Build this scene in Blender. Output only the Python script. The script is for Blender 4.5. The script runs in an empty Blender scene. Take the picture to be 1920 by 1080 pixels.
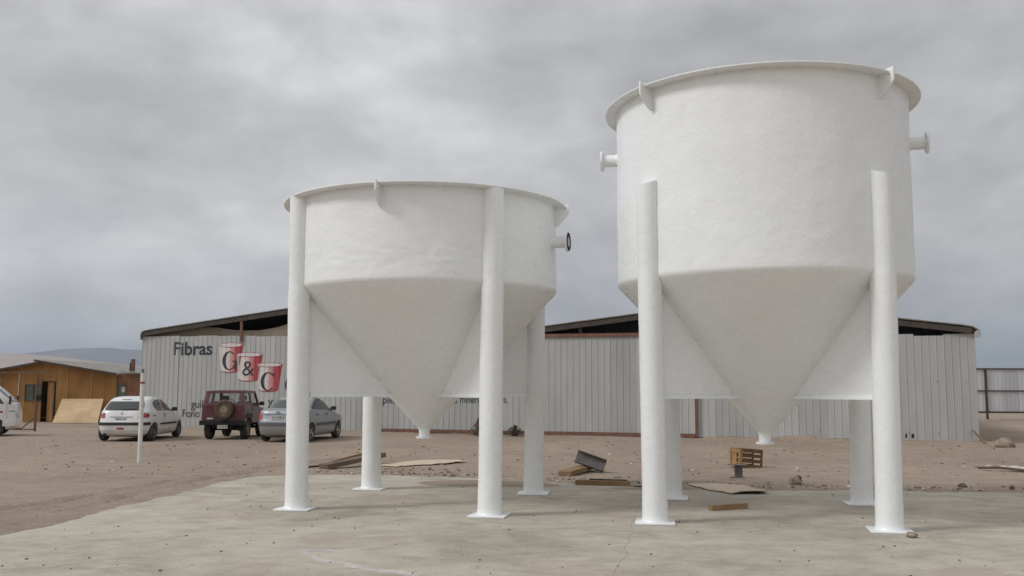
import bpy, bmesh, math, random
import numpy as np
from mathutils import Vector, Matrix, noise as mnoise

random.seed(7)
R = math.radians
SC = bpy.context.scene
COL = SC.collection

# ------------------------------------------------------------------ camera
cam_data = bpy.data.cameras.new('camera')
cam_data.sensor_width = 36.0
cam_data.lens = 36.0 * 1789.3 / 1920.0
cam_data.clip_start = 0.1
cam_data.clip_end = 30000.0
cam = bpy.data.objects.new('camera', cam_data)
COL.objects.link(cam)
cam.matrix_world = Matrix.Translation((0, 0, 1.7)) @ Matrix.Rotation(math.pi / 2 + 0.1056, 4, 'X') @ Matrix.Rotation(0.0031, 4, 'Z')
SC.camera = cam

# ------------------------------------------------------------------ sun + sky
SUN_DIR = Vector((-0.86, -0.30, 0.86)).normalized()      # towards the sun
world = bpy.data.worlds.new('World')
SC.world = world
world.use_nodes = True
wn, wl = world.node_tree.nodes, world.node_tree.links
wn.clear()


def wnode(t, **kw):
    n = wn.new(t)
    for k, v in kw.items():
        setattr(n, k, v)
    return n


def wmath(op, a, b=None, c=None, clamp=False):
    n = wn.new('ShaderNodeMath'); n.operation = op; n.use_clamp = clamp
    for i, v in enumerate((a, b, c)):
        if v is None:
            continue
        if isinstance(v, (int, float)):
            n.inputs[i].default_value = v
        else:
            wl.new(v, n.inputs[i])
    return n.outputs[0]


def wsmooth(v, lo, hi, a=0.0, b=1.0):
    n = wn.new('ShaderNodeMapRange'); n.interpolation_type = 'SMOOTHSTEP'
    wl.new(v, n.inputs[0])
    for i, q in enumerate((lo, hi, a, b)):
        n.inputs[1 + i].default_value = q
    return n.outputs[0]


sky = wnode('ShaderNodeTexSky', sky_type='NISHITA')
sky.sun_disc = False
sky.sun_elevation = math.asin(SUN_DIR.z)
sky.sun_rotation = math.atan2(SUN_DIR.x, SUN_DIR.y)
sky.dust_density = 0.4
sky.ozone_density = 2.5
tc = wnode('ShaderNodeTexCoord')
sep = wnode('ShaderNodeSeparateXYZ')
wl.new(tc.outputs['Generated'], sep.inputs[0])

CLOUD_OFF = (11.32, 7.16, 0.3)
GAP_OFF = (18.9, 7.1, 5.0)


def cloud_noise(scale, detail, rough, off, dist=0.0):
    m = wnode('ShaderNodeMapping'); wl.new(tc.outputs['Generated'], m.inputs[0]); m.inputs[1].default_value = off
    m.inputs['Scale'].default_value = (1.0, 1.0, 2.1)
    n = wnode('ShaderNodeTexNoise'); wl.new(m.outputs[0], n.inputs['Vector'])
    n.inputs['Scale'].default_value = scale; n.inputs['Detail'].default_value = detail
    n.inputs['Roughness'].default_value = rough; n.inputs['Distortion'].default_value = dist
    return n.outputs['Fac']


n_big = cloud_noise(2.6, 4, 0.5, CLOUD_OFF, 0.3)
n_mid = cloud_noise(9.0, 7, 0.55, (9.4, 4.2, 2.0), 0.2)
bri = wmath('ADD', wmath('MULTIPLY', n_big, 0.60), wmath('MULTIPLY', n_mid, 0.40))
ramp = wnode('ShaderNodeValToRGB')
wl.new(bri, ramp.inputs[0])
cr = ramp.color_ramp
cr.elements[0].position = 0.34; cr.elements[0].color = (5.3, 5.32, 5.5, 1)
cr.elements[1].position = 0.66; cr.elements[1].color = (9.5, 9.52, 9.6, 1)
e = cr.elements.new(0.5); e.color = (7.1, 7.12, 7.28, 1)
# gaps: thin cover towards the horizon and a few holes in the deck
n_gap = cloud_noise(4.0, 5, 0.55, GAP_OFF, 0.5)
edge = wsmooth(sep.outputs[2], 0.015, 0.12, 0.0, 0.40)
cover = wsmooth(wmath('ADD', n_gap, edge), 0.44, 0.66)
mix = wnode('ShaderNodeMix', data_type='RGBA')
wl.new(cover, mix.inputs['Factor'])
wl.new(sky.outputs[0], mix.inputs['A'])
# the veiled sun brightens the cloud deck around it
dotn = wnode('ShaderNodeVectorMath', operation='DOT_PRODUCT')
wl.new(tc.outputs['Generated'], dotn.inputs[0]); dotn.inputs[1].default_value = SUN_DIR
glow = wmath('ADD', wmath('MULTIPLY', dotn.outputs['Value'], 0.50), 1.20)
gl = wnode('ShaderNodeVectorMath', operation='SCALE')
wl.new(ramp.outputs[0], gl.inputs[0]); wl.new(glow, gl.inputs['Scale'])
wl.new(gl.outputs[0], mix.inputs['B'])
bg = wnode('ShaderNodeBackground'); bg.inputs['Strength'].default_value = 0.066
wl.new(mix.outputs['Result'], bg.inputs['Color'])
wo = wnode('ShaderNodeOutputWorld')
wl.new(bg.outputs[0], wo.inputs['Surface'])

sun_data = bpy.data.lights.new('sun', 'SUN')
sun_data.energy = 1.5
sun_data.angle = R(14)
sun_data.color = (1.0, 0.99, 0.97)
sun = bpy.data.objects.new('sun', sun_data)
COL.objects.link(sun)
sun.rotation_euler = SUN_DIR.to_track_quat('Z', 'Y').to_euler()

SC.view_settings.view_transform = 'Standard'
SC.view_settings.look = 'None'
SC.view_settings.exposure = 0.0
SC.view_settings.gamma = 1.0
SC.view_settings.use_curve_mapping = False


# ------------------------------------------------------------------ helpers
def tag(o, label=None, cat=None, group=None, kind=None):
    if label: o['label'] = label
    if cat: o['category'] = cat
    if group: o['group'] = group
    if kind: o['kind'] = kind
    return o


def empty(name, loc=(0, 0, 0), rz=0.0):
    o = bpy.data.objects.new(name, None)
    COL.objects.link(o)
    o.location = loc
    o.rotation_euler = (0, 0, rz)
    o.empty_display_size = 0.2
    return o


def link(name, me, mat, parent=None, smooth=None):
    if mat is not None:
        me.materials.append(mat)
    o = bpy.data.objects.new(name, me)
    COL.objects.link(o)
    if parent is not None:
        o.parent = parent
    if smooth is not None:
        me.polygons.foreach_set('use_smooth', [True] * len(me.polygons))
        if smooth < 179:
            me.set_sharp_from_angle(angle=R(smooth))
    return o


class MB:
    """collects faces for ONE mesh object"""
    def __init__(s):
        s.v, s.f = [], []

    def add(s, vs, fs):
        b = len(s.v)
        s.v += [tuple(q) for q in vs]
        s.f += [tuple(b + i for i in f) for f in fs]
        return s

    def box(s, c, d, m=None):
        x, y, z = d[0] / 2, d[1] / 2, d[2] / 2
        vs = [Vector(q) for q in ((-x, -y, -z), (x, -y, -z), (x, y, -z), (-x, y, -z), (-x, -y, z), (x, -y, z), (x, y, z), (-x, y, z))]
        if m is not None:
            vs = [m @ q for q in vs]
        vs = [q + Vector(c) for q in vs]
        return s.add(vs, [(0, 3, 2, 1), (4, 5, 6, 7), (0, 1, 5, 4), (1, 2, 6, 5), (2, 3, 7, 6), (3, 0, 4, 7)])

    def bar(s, p0, p1, w, h, up=(0, 0, 1)):
        p0, p1 = Vector(p0), Vector(p1)
        d = (p1 - p0); L = d.length; d.normalize()
        sd = d.cross(Vector(up)).normalized(); u = sd.cross(d)
        m = Matrix((d, sd, u)).transposed()
        return s.box((p0 + p1) / 2, (L, w, h), m)

    def tube(s, p0, p1, r0, r1=None, n=16, cap=True):
        r1 = r0 if r1 is None else r1
        p0, p1 = Vector(p0), Vector(p1)
        q = (p1 - p0).to_track_quat('Z', 'Y')
        a = [p0 + q @ Vector((r0 * math.cos(2 * math.pi * i / n), r0 * math.sin(2 * math.pi * i / n), 0)) for i in range(n)]
        b = [p1 + q @ Vector((r1 * math.cos(2 * math.pi * i / n), r1 * math.sin(2 * math.pi * i / n), 0)) for i in range(n)]
        fs = [(i, (i + 1) % n, n + (i + 1) % n, n + i) for i in range(n)]
        if cap:
            fs += [tuple(range(n - 1, -1, -1)), tuple(range(n, 2 * n))]
        return s.add(a + b, fs)

    def path(s, pts, r, n=8):
        for a, b in zip(pts[:-1], pts[1:]):
            s.tube(a, b, r, r, n)
        return s

    def lathe(s, prof, n=48, m=None, closed=False, wob=None):
        """prof: list of (r, z)"""
        vs = []
        for (r, z) in prof:
            for i in range(n):
                a = 2 * math.pi * i / n
                rr = r + (wob(a, z) if wob else 0)
                q = Vector((rr * math.cos(a), rr * math.sin(a), z))
                vs.append(m @ q if m is not None else q)
        fs = []
        k = len(prof)
        for j in range(k if closed else k - 1):
            j2 = (j + 1) % k
            for i in range(n):
                i2 = (i + 1) % n
                fs.append((j * n + i, j * n + i2, j2 * n + i2, j2 * n + i))
        return s.add(vs, fs)

    def prism(s, poly, o, u, v, t):
        """2D polygon in frame (o,u,v), extruded by vector t"""
        o, u, v, t = Vector(o), Vector(u), Vector(v), Vector(t)
        n = len(poly)
        a = [o + u * p[0] + v * p[1] for p in poly]
        b = [q + t for q in a]
        fs = [tuple(range(n)), tuple(range(2 * n - 1, n - 1, -1))]
        fs += [(i, n + i, n + (i + 1) % n, (i + 1) % n) for i in range(n)]
        return s.add(a + b, fs)

    def build(s, name, mat, parent=None, smooth=None, bevel=0.0, fix=True):
        me = bpy.data.meshes.new(name)
        me.from_pydata(s.v, [], s.f)
        if fix or bevel:
            bm = bmesh.new(); bm.from_mesh(me)
            bmesh.ops.recalc_face_normals(bm, faces=bm.faces)
            if bevel:
                bmesh.ops.bevel(bm, geom=list(bm.edges), offset=bevel, segments=2, affect='EDGES', profile=0.5)
            bm.to_mesh(me); bm.free()
        me.update()
        return link(name, me, mat, parent, smooth)


def rounded(pts, r, n=5):
    out = []
    k = len(pts)
    for i in range(k):
        p0, p1, p2 = (Vector(pts[(i - 1) % k]), Vector(pts[i]), Vector(pts[(i + 1) % k]))
        rr = r[i] if isinstance(r, (list, tuple)) else r
        d0, d1 = (p0 - p1), (p2 - p1)
        a = min(rr, d0.length * 0.45); b = min(rr, d1.length * 0.45)
        A = p1 + d0.normalized() * a; B = p1 + d1.normalized() * b
        for j in range(n + 1):
            t = j / n
            q = A * (1 - t) ** 2 + p1 * 2 * t * (1 - t) + B * t * t
            out.append((q.x, q.y))
    return out


def circle2(cx, cy, r, n=16, ry=None):
    ry = r if ry is None else ry
    return [(cx + r * math.cos(2 * math.pi * i / n), cy + ry * math.sin(2 * math.pi * i / n)) for i in range(n)]


def panel(name, outer, holes, o, u, v, t, mat, parent, smooth=None):
    """flat plate with holes, extruded by t"""
    o, u, v, t = Vector(o), Vector(u), Vector(v), Vector(t)
    bm = bmesh.new()
    es = []
    for loop in [outer] + list(holes):
        vs = [bm.verts.new(o + u * p[0] + v * p[1]) for p in loop]
        es += [bm.edges.new((vs[i], vs[(i + 1) % len(vs)])) for i in range(len(vs))]
    bmesh.ops.triangle_fill(bm, use_beauty=True, use_dissolve=False, edges=es)
    ret = bmesh.ops.extrude_face_region(bm, geom=list(bm.faces))
    bmesh.ops.translate(bm, vec=t, verts=[g for g in ret['geom'] if isinstance(g, bmesh.types.BMVert)])
    bmesh.ops.recalc_face_normals(bm, faces=bm.faces)
    me = bpy.data.meshes.new(name); bm.to_mesh(me); bm.free()
    return link(name, me, mat, parent, smooth)


# ------------------------------------------------------------------ materials
def nmat(name):
    m = bpy.data.materials.new(name); m.use_nodes = True
    return m, m.node_tree.nodes, m.node_tree.links, m.node_tree.nodes['Principled BSDF']


def noise_node(N, L, vec, scale, detail=5, rough=0.55, dist=0.0, stretch=None):
    if stretch:
        mp = N.new('ShaderNodeMapping'); L.new(vec, mp.inputs[0]); mp.inputs['Scale'].default_value = stretch; vec = mp.outputs[0]
    n = N.new('ShaderNodeTexNoise'); L.new(vec, n.inputs['Vector'])
    n.inputs['Scale'].default_value = scale; n.inputs['Detail'].default_value = detail
    n.inputs['Roughness'].default_value = rough; n.inputs['Distortion'].default_value = dist
    return n.outputs['Fac']


def ramp_node(N, L, fac, stops):
    r = N.new('ShaderNodeValToRGB'); L.new(fac, r.inputs[0])
    el = r.color_ramp.elements
    while len(el) < len(stops): el.new(0.5)
    for e_, (p, c) in zip(el, stops):
        e_.position = p; e_.color = (*c, 1) if len(c) == 3 else c
    return r.outputs[0]


def mixc(N, L, fac, a, b, mode='MIX'):
    m = N.new('ShaderNodeMix'); m.data_type = 'RGBA'; m.blend_type = mode
    for sock, v in (('Factor', fac), ('A', a), ('B', b)):
        if isinstance(v, (int, float)): m.inputs[sock].default_value = v
        elif isinstance(v, tuple): m.inputs[sock].default_value = (*v, 1) if len(v) == 3 else v
        else: L.new(v, m.inputs[sock])
    return m.outputs['Result']


def bump(N, L, bsdf, h, strength, dist, prev=None):
    b = N.new('ShaderNodeBump'); L.new(h, b.inputs['Height'])
    b.inputs['Strength'].default_value = strength; b.inputs['Distance'].default_value = dist
    if prev is not None: L.new(prev, b.inputs['Normal'])
    L.new(b.outputs[0], bsdf.inputs['Normal'])
    return b.outputs[0]


def simple(name, c1, c2=None, scale=3.0, rough=0.7, metal=0.0, bs=0.0, bscale=20.0, bdist=0.01, stretch=None, coat=0.0, spec=0.5, lo=0.35, hi=0.65, grime=None, rvar=0.0):
    m, N, L, B = nmat(name)
    t = N.new('ShaderNodeTexCoord'); vec = t.outputs['Object']
    c2 = c2 or tuple(x * 0.8 for x in c1)
    f = noise_node(N, L, vec, scale, 6, 0.6, 0.2, stretch)
    col = ramp_node(N, L, f, [(lo, c2), (hi, c1)])
    if grime:
        g = noise_node(N, L, vec, scale * 2.7, 7, 0.65, 0.4, stretch)
        gf = N.new('ShaderNodeMapRange'); L.new(g, gf.inputs[0])
        gf.inputs[1].default_value = 0.5; gf.inputs[2].default_value = 0.72
        gf.inputs[3].default_value = 0; gf.inputs[4].default_value = grime[1]
        col = mixc(N, L, gf.outputs[0], col, grime[0])
    L.new(col, B.inputs['Base Color'])
    B.inputs['Roughness'].default_value = rough
    B.inputs['Metallic'].default_value = metal
    B.inputs['Coat Weight'].default_value = coat
    B.inputs['Specular IOR Level'].default_value = spec
    if rvar:
        rr = N.new('ShaderNodeMapRange'); L.new(noise_node(N, L, vec, scale * 4, 4), rr.inputs[0])
        rr.inputs[3].default_value = max(0, rough - rvar); rr.inputs[4].default_value = min(1, rough + rvar)
        L.new(rr.outputs[0], B.inputs['Roughness'])
    if bs:
        bump(N, L, B, noise_node(N, L, vec, bscale, 5, 0.6, 0.0, stretch), bs, bdist)
    return m


M = {}


def make_gelcoat():
    m, N, L, B = nmat('white_gelcoat')
    t = N.new('ShaderNodeTexCoord'); vec = t.outputs['Object']
    f = noise_node(N, L, vec, 1.3, 5, 0.6, 0.3)
    col = ramp_node(N, L, f, [(0.3, (0.80, 0.815, 0.815)), (0.7, (0.845, 0.86, 0.862))])
    g = noise_node(N, L, vec, 3.2, 8, 0.7, 0.2, (1, 1, 0.3))
    gf = ramp_node(N, L, g, [(0.58, (0, 0, 0)), (0.9, (0.2, 0.2, 0.2))])
    col = mixc(N, L, gf, col, (0.62, 0.57, 0.48))
    L.new(col, B.inputs['Base Color'])
    rg = N.new('ShaderNodeMapRange'); L.new(noise_node(N, L, vec, 4.5, 6, 0.65, 0.4), rg.inputs[0])
    rg.inputs[1].default_value = 0.3; rg.inputs[2].default_value = 0.7; rg.inputs[3].default_value = 0.16; rg.inputs[4].default_value = 0.42
    L.new(rg.outputs[0], B.inputs['Roughness'])
    B.inputs['Specular IOR Level'].default_value = 0.5
    h1 = noise_node(N, L, vec, 6.0, 4, 0.55, 0.3, (1, 1, 1.15))
    h2 = noise_node(N, L, vec, 30.0, 3, 0.5, 0.0)
    b1 = bump(N, L, B, h1, 0.22, 0.03)
    b2 = bump(N, L, B, noise_node(N, L, vec, 15.0, 4, 0.6, 0.5, (1, 1, 0.55)), 0.2, 0.012, b1)
    bump(N, L, B, h2, 0.3, 0.006, b2)
    return m


M['tank'] = make_gelcoat()
M['black'] = simple('black_hole', (0.01, 0.01, 0.01), rough=0.9)


def make_sand():
    m, N, L, B = nmat('sand_ground')
    t = N.new('ShaderNodeTexCoord'); vec = t.outputs['Object']
    a = noise_node(N, L, vec, 0.16, 6, 0.6, 0.6)
    b = noise_node(N, L, vec, 1.4, 7, 0.65, 0.5, (1, 1.6, 1))
    c = noise_node(N, L, vec, 18, 6, 0.7, 0.0)
    col = ramp_node(N, L, a, [(0.32, (0.295, 0.236, 0.186)), (0.68, (0.372, 0.306, 0.247))])
    col2 = ramp_node(N, L, b, [(0.3, (0.82, 0.80, 0.78)), (0.72, (1.12, 1.11, 1.10))])
    col = mixc(N, L, 1.0, col, col2, 'MULTIPLY')
    col3 = ramp_node(N, L, c, [(0.28, (0.72, 0.71, 0.70)), (0.5, (1, 1, 1)), (0.78, (1.16, 1.15, 1.13))])
    col = mixc(N, L, 1.0, col, col3, 'MULTIPLY')
    L.new(col, B.inputs['Base Color'])
    B.inputs['Roughness'].default_value = 0.95
    B.inputs['Specular IOR Level'].default_value = 0.15
    b1 = bump(N, L, B, noise_node(N, L, vec, 5.0, 8, 0.7, 0.3), 0.75, 0.06)
    bump(N, L, B, noise_node(N, L, vec, 45.0, 5, 0.7), 0.5, 0.012, b1)
    return m


M['sand'] = make_sand()


def make_concrete():
    m, N, L, B = nmat('dusty_concrete')
    t = N.new('ShaderNodeTexCoord'); vec = t.outputs['Object']
    a = noise_node(N, L, vec, 0.45, 6, 0.6, 0.5, (1, 1.15, 1))
    col = ramp_node(N, L, a, [(0.3, (0.37, 0.333, 0.276)), (0.5, (0.455, 0.415, 0.352)), (0.72, (0.525, 0.485, 0.415))])
    b = noise_node(N, L, vec, 2.6, 8, 0.7, 0.4, (0.95, 1.1, 1))
    col = mixc(N, L, 1.0, col, ramp_node(N, L, b, [(0.3, (0.76, 0.75, 0.73)), (0.55, (1, 1, 1)), (0.8, (1.1, 1.1, 1.1))]), 'MULTIPLY')
    # wind-blown sand lying in patches
    s_ = noise_node(N, L, vec, 0.8, 7, 0.65, 0.6, (0.9, 1.1, 1))
    sf = ramp_node(N, L, s_, [(0.52, (0, 0, 0)), (0.70, (0.75, 0.75, 0.75))])
    col = mixc(N, L, sf, col, (0.38, 0.315, 0.245))
    # old damp and oil stains
    d_ = noise_node(N, L, vec, 0.55, 6, 0.6, 1.4, (1, 1.3, 1))
    df_ = ramp_node(N, L, d_, [(0.54, (0, 0, 0)), (0.66, (0.55, 0.55, 0.55))])
    col = mixc(N, L, df_, col, (0.27, 0.235, 0.19))
    # pale spatter and dark specks
    v = N.new('ShaderNodeTexVoronoi'); L.new(vec, v.inputs['Vector']); v.inputs['Scale'].default_value = 9.0
    sp = ramp_node(N, L, v.outputs['Distance'], [(0.05, (1, 1, 1)), (0.09, (0, 0, 0))])
    gate = ramp_node(N, L, noise_node(N, L, vec, 1.1, 3, 0.5), [(0.55, (0, 0, 0)), (0.62, (0.8, 0.8, 0.8))])
    spf = mixc(N, L, 1.0, sp, gate, 'MULTIPLY')
    col = mixc(N, L, spf, col, (0.62, 0.61, 0.58))
    c = noise_node(N, L, vec, 26, 6, 0.7, 0.0)
    col = mixc(N, L, 1.0, col, ramp_node(N, L, c, [(0.3, (0.82, 0.82, 0.81)), (0.5, (1, 1, 1)), (0.75, (1.08, 1.08, 1.08))]), 'MULTIPLY')
    L.new(col, B.inputs['Base Color'])
    B.inputs['Roughness'].default_value = 0.9
    B.inputs['Specular IOR Level'].default_value = 0.25
    b1 = bump(N, L, B, b, 0.25, 0.02)
    bump(N, L, B, noise_node(N, L, vec, 60.0, 5, 0.7), 0.35, 0.006, b1)
    return m


M['concrete'] = make_concrete()


def make_sheet(name, c1, c2):
    m, N, L, B = nmat(name)
    t = N.new('ShaderNodeTexCoord'); vec = t.outputs['Object']
    oi = N.new('ShaderNodeObjectInfo')
    f = noise_node(N, L, vec, 1.6, 6, 0.6, 0.3, (1, 1, 0.25))
    col = ramp_node(N, L, f, [(0.3, c2), (0.7, c1)])
    v = N.new('ShaderNodeMapRange'); L.new(oi.outputs['Random'], v.inputs[0]); v.inputs[3].default_value = 0.84; v.inputs[4].default_value = 1.06
    cv = N.new('ShaderNodeCombineColor')
    for i in range(3): L.new(v.outputs[0], cv.inputs[i])
    col = mixc(N, L, 1.0, col, cv.outputs[0], 'MULTIPLY')
    # run-off streaks and dust stains
    st = noise_node(N, L, vec, 5.0, 7, 0.7, 0.2, (2.5, 1, 0.12))
    sf = ramp_node(N, L, st, [(0.55, (0, 0, 0)), (0.82, (0.55, 0.55, 0.55))])
    col = mixc(N, L, sf, col, (0.30, 0.255, 0.205))
    L.new(col, B.inputs['Base Color'])
    B.inputs['Roughness'].default_value = 0.55
    B.inputs['Specular IOR Level'].default_value = 0.3
    bump(N, L, B, noise_node(N, L, vec, 2.2, 3, 0.5, 0.0, (1.5, 1, 0.6)), 0.25, 0.02)
    return m


M['sheet'] = make_sheet('painted_sheet_metal', (0.46, 0.465, 0.455), (0.395, 0.40, 0.39))
M['roofsheet'] = simple('grey_roof_sheet', (0.29, 0.27, 0.245), (0.20, 0.18, 0.16), 2.0, 0.6, bs=0.1)
M['rustbeam'] = simple('rust_red_steel', (0.20, 0.095, 0.06), (0.12, 0.062, 0.045), 6, 0.75, bs=0.2, bscale=40, bdist=0.004)
M['darkbeam'] = simple('dark_brown_steel', (0.075, 0.055, 0.045), (0.045, 0.035, 0.03), 5, 0.8)
M['tarp'] = simple('shade_cloth', (0.30, 0.26, 0.20), (0.22, 0.185, 0.145), 2.0, 0.95, bs=0.4, bscale=6, bdist=0.05)
M['darkwall'] = simple('dark_interior_tone', (0.05, 0.05, 0.055), (0.035, 0.035, 0.04), 2.0, 0.8)  # near-black: shade of the warehouse interior put into the colour
M['ink'] = simple('sign_paint_dark', (0.03, 0.035, 0.05), (0.02, 0.024, 0.035), 6, 0.6)
M['inkred'] = simple('sign_paint_red', (0.33, 0.032, 0.045), (0.28, 0.028, 0.04), 6, 0.6)
M['inkwhite'] = simple('sign_paint_white', (0.66, 0.61, 0.60), (0.58, 0.53, 0.52), 6, 0.6)


def make_cup():
    m, N, L, B = nmat('sign_cup_print')
    at = N.new('ShaderNodeAttribute'); at.attribute_name = 'cup_u'
    col = ramp_node(N, L, at.outputs['Fac'], [(0.0, (0.64, 0.61, 0.55)), (0.38, (0.64, 0.57, 0.55)), (0.56, (0.52, 0.24, 0.24)), (0.72, (0.37, 0.045, 0.06)), (1.0, (0.32, 0.03, 0.045))])
    L.new(col, B.inputs['Base Color']); B.inputs['Roughness'].default_value = 0.6
    return m


M['cup'] = make_cup()


def make_wood(name, c1, c2, scale=4.0, stretch=(1, 1, 8), rough=0.8, bs=0.25):
    m, N, L, B = nmat(name)
    t = N.new('ShaderNodeTexCoord'); vec = t.outputs['Object']
    f = noise_node(N, L, vec, scale, 7, 0.65, 1.2, stretch)
    col = ramp_node(N, L, f, [(0.3, c2), (0.65, c1)])
    g = noise_node(N, L, vec, scale * 0.35, 5, 0.6, 0.5)
    col = mixc(N, L, 1.0, col, ramp_node(N, L, g, [(0.3, (0.75, 0.73, 0.7)), (0.7, (1.1, 1.1, 1.1))]), 'MULTIPLY')
    oi = N.new('ShaderNodeObjectInfo')
    v = N.new('ShaderNodeMapRange'); L.new(oi.outputs['Random'], v.inputs[0]); v.inputs[3].default_value = 0.85; v.inputs[4].default_value = 1.08
    cv = N.new('ShaderNodeCombineColor')
    for i in range(3): L.new(v.outputs[0], cv.inputs[i])
    col = mixc(N, L, 1.0, col, cv.outputs[0], 'MULTIPLY')
    L.new(col, B.inputs['Base Color']); B.inputs['Roughness'].default_value = rough
    B.inputs['Specular IOR Level'].default_value = 0.25
    bump(N, L, B, f, bs, 0.006)
    return m


M['shackwood'] = make_wood('ochre_plywood_wall', (0.40, 0.215, 0.078), (0.30, 0.152, 0.054), 2.2, (2.5, 2.5, 0.35))
M['annexwood'] = make_wood('reddish_board_wall', (0.24, 0.12, 0.07), (0.16, 0.085, 0.055), 2.4, (0.5, 0.5, 2.5))
M['plywood'] = make_wood('raw_plywood', (0.62, 0.46, 0.29), (0.52, 0.37, 0.225), 2.6, (0.6, 3, 3))
M['doorwood'] = make_wood('door_wood', (0.52, 0.29, 0.11), (0.40, 0.21, 0.08), 3, (3, 3, 0.4))
M['timber'] = make_wood('weathered_timber', (0.33, 0.225, 0.125), (0.23, 0.15, 0.085), 5, (0.6, 5, 5))
M['timber2'] = make_wood('grey_brown_timber', (0.20, 0.15, 0.11), (0.13, 0.095, 0.07), 5, (0.6, 5, 5))
M['crate'] = make_wood('crate_wood', (0.42, 0.27, 0.135), (0.31, 0.19, 0.09), 5, (1, 1, 4))
M['cratedark'] = make_wood('dark_crate_wood', (0.20, 0.12, 0.06), (0.13, 0.075, 0.04), 5, (1, 1, 4))  # darker crate wood for the front slats, top slats and right post
M['cardboard'] = simple('dusty_cardboard', (0.58, 0.485, 0.37), (0.50, 0.41, 0.31), 4, 0.95, bs=0.3, bscale=12)
M['steel'] = simple('grey_primed_steel', (0.165, 0.15, 0.155), (0.115, 0.10, 0.10), 6, 0.6, bs=0.15, bscale=30, bdist=0.003)
M['rock'] = simple('desert_rock', (0.36, 0.29, 0.22), (0.22, 0.175, 0.13), 7, 0.95, bs=0.6, bscale=14, bdist=0.03)
M['rockdark'] = simple('dark_clod', (0.16, 0.125, 0.095), (0.10, 0.078, 0.06), 9, 0.95, bs=0.5, bscale=20, bdist=0.01)
M['plaster'] = simple('white_scrap', (0.62, 0.60, 0.56), (0.48, 0.45, 0.40), 9, 0.9, bs=0.4, bscale=20)
M['whitepaint'] = simple('white_enamel', (0.72, 0.72, 0.71), (0.62, 0.61, 0.59), 5, 0.45, grime=((0.42, 0.34, 0.26), 0.5))
M['redband'] = simple('red_tape', (0.30, 0.05, 0.05), rough=0.6)
M['rustpost'] = simple('rusty_post', (0.17, 0.085, 0.055), (0.10, 0.055, 0.04), 8, 0.8)
M['fencesheet'] = make_sheet('fence_panel_sheet', (0.58, 0.585, 0.60), (0.50, 0.505, 0.52))
M['drygrass'] = simple('dry_weed', (0.17, 0.15, 0.10), (0.10, 0.095, 0.06), 20, 0.9)
M['hill'] = simple('far_hill_earth', (0.21, 0.195, 0.18), (0.165, 0.155, 0.145), 0.004, 1.0, bs=0.0)
M['dune'] = simple('sandy_slope', (0.44, 0.36, 0.29), (0.36, 0.29, 0.23), 0.006, 1.0)


def paint(name, c, rough=0.32, coat=0.6, metal=0.0, dust=0.35):
    m, N, L, B = nmat(name)
    t = N.new('ShaderNodeTexCoord'); vec = t.outputs['Object']
    f = noise_node(N, L, vec, 2.2, 7, 0.65, 0.3)
    df = ramp_node(N, L, f, [(0.42, (0, 0, 0)), (0.8, (dust, dust, dust))])
    L.new(mixc(N, L, df, c, (0.36, 0.29, 0.22)), B.inputs['Base Color'])
    B.inputs['Roughness'].default_value = rough; B.inputs['Coat Weight'].default_value = coat
    B.inputs['Coat Roughness'].default_value = 0.12
    B.inputs['Metallic'].default_value = metal
    return m


M['carwhite'] = paint('white_car_paint', (0.70, 0.70, 0.70))
M['carsilver'] = paint('silver_car_paint', (0.33, 0.35, 0.375), 0.35, 0.6, 0.45, 0.15)
M['carred'] = paint('faded_maroon_paint', (0.08, 0.010, 0.021), 0.42, 0.3, 0.0, 0.2)
M['tyre'] = simple('dusty_tyre', (0.045, 0.042, 0.04), (0.025, 0.024, 0.024), 6, 0.85, grime=((0.24, 0.19, 0.15), 0.5))
M['rim'] = simple('wheel_alloy', (0.42, 0.42, 0.43), (0.30, 0.30, 0.31), 6, 0.4, metal=0.6)
M['rimgold'] = simple('tan_steel_rim', (0.30, 0.23, 0.14), (0.22, 0.165, 0.10), 9, 0.7)
M['hubcap'] = simple('grey_hubcap', (0.20, 0.20, 0.205), (0.14, 0.14, 0.14), 6, 0.5, metal=0.3)
M['plastic'] = simple('black_trim', (0.025, 0.026, 0.03), (0.018, 0.018, 0.02), 5, 0.6)
M['greytrim'] = simple('grey_trim', (0.10, 0.115, 0.13), (0.08, 0.09, 0.105), 5, 0.5)
M['underbody'] = simple('underbody', (0.018, 0.017, 0.016), rough=0.95)
M['taillight'] = simple('red_tail_lens', (0.33, 0.035, 0.03), (0.26, 0.025, 0.025), 8, 0.15, coat=0.7)
M['tailbright'] = simple('bright_red_lens', (0.62, 0.06, 0.04), (0.45, 0.04, 0.03), 8, 0.15, coat=0.7)
M['amber'] = simple('amber_lens', (0.55, 0.14, 0.04), rough=0.2, coat=0.6)
M['lamp'] = simple('clear_lamp', (0.55, 0.56, 0.58), rough=0.1, coat=0.8)
M['plate'] = simple('number_plate_white', (0.60, 0.60, 0.58), rough=0.5)
M['seat'] = simple('grey_upholstery', (0.10, 0.10, 0.11), (0.07, 0.07, 0.08), 5, 0.95)


def make_glass(name, c, alpha, rough=0.04):
    m, N, L, B = nmat(name)
    B.inputs['Base Color'].default_value = (*c, 1)
    B.inputs['Roughness'].default_value = rough
    B.inputs['Specular IOR Level'].default_value = 0.5
    B.inputs['Alpha'].default_value = alpha
    return m


M['glass'] = make_glass('dark_car_glass', (0.05, 0.06, 0.06), 1.0, 0.1)
M['clearglass'] = make_glass('clear_car_glass', (0.06, 0.07, 0.075), 0.12, 0.05)
M['shackglass'] = make_glass('dusty_window_glass', (0.12, 0.14, 0.12), 1.0, 0.25)

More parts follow.
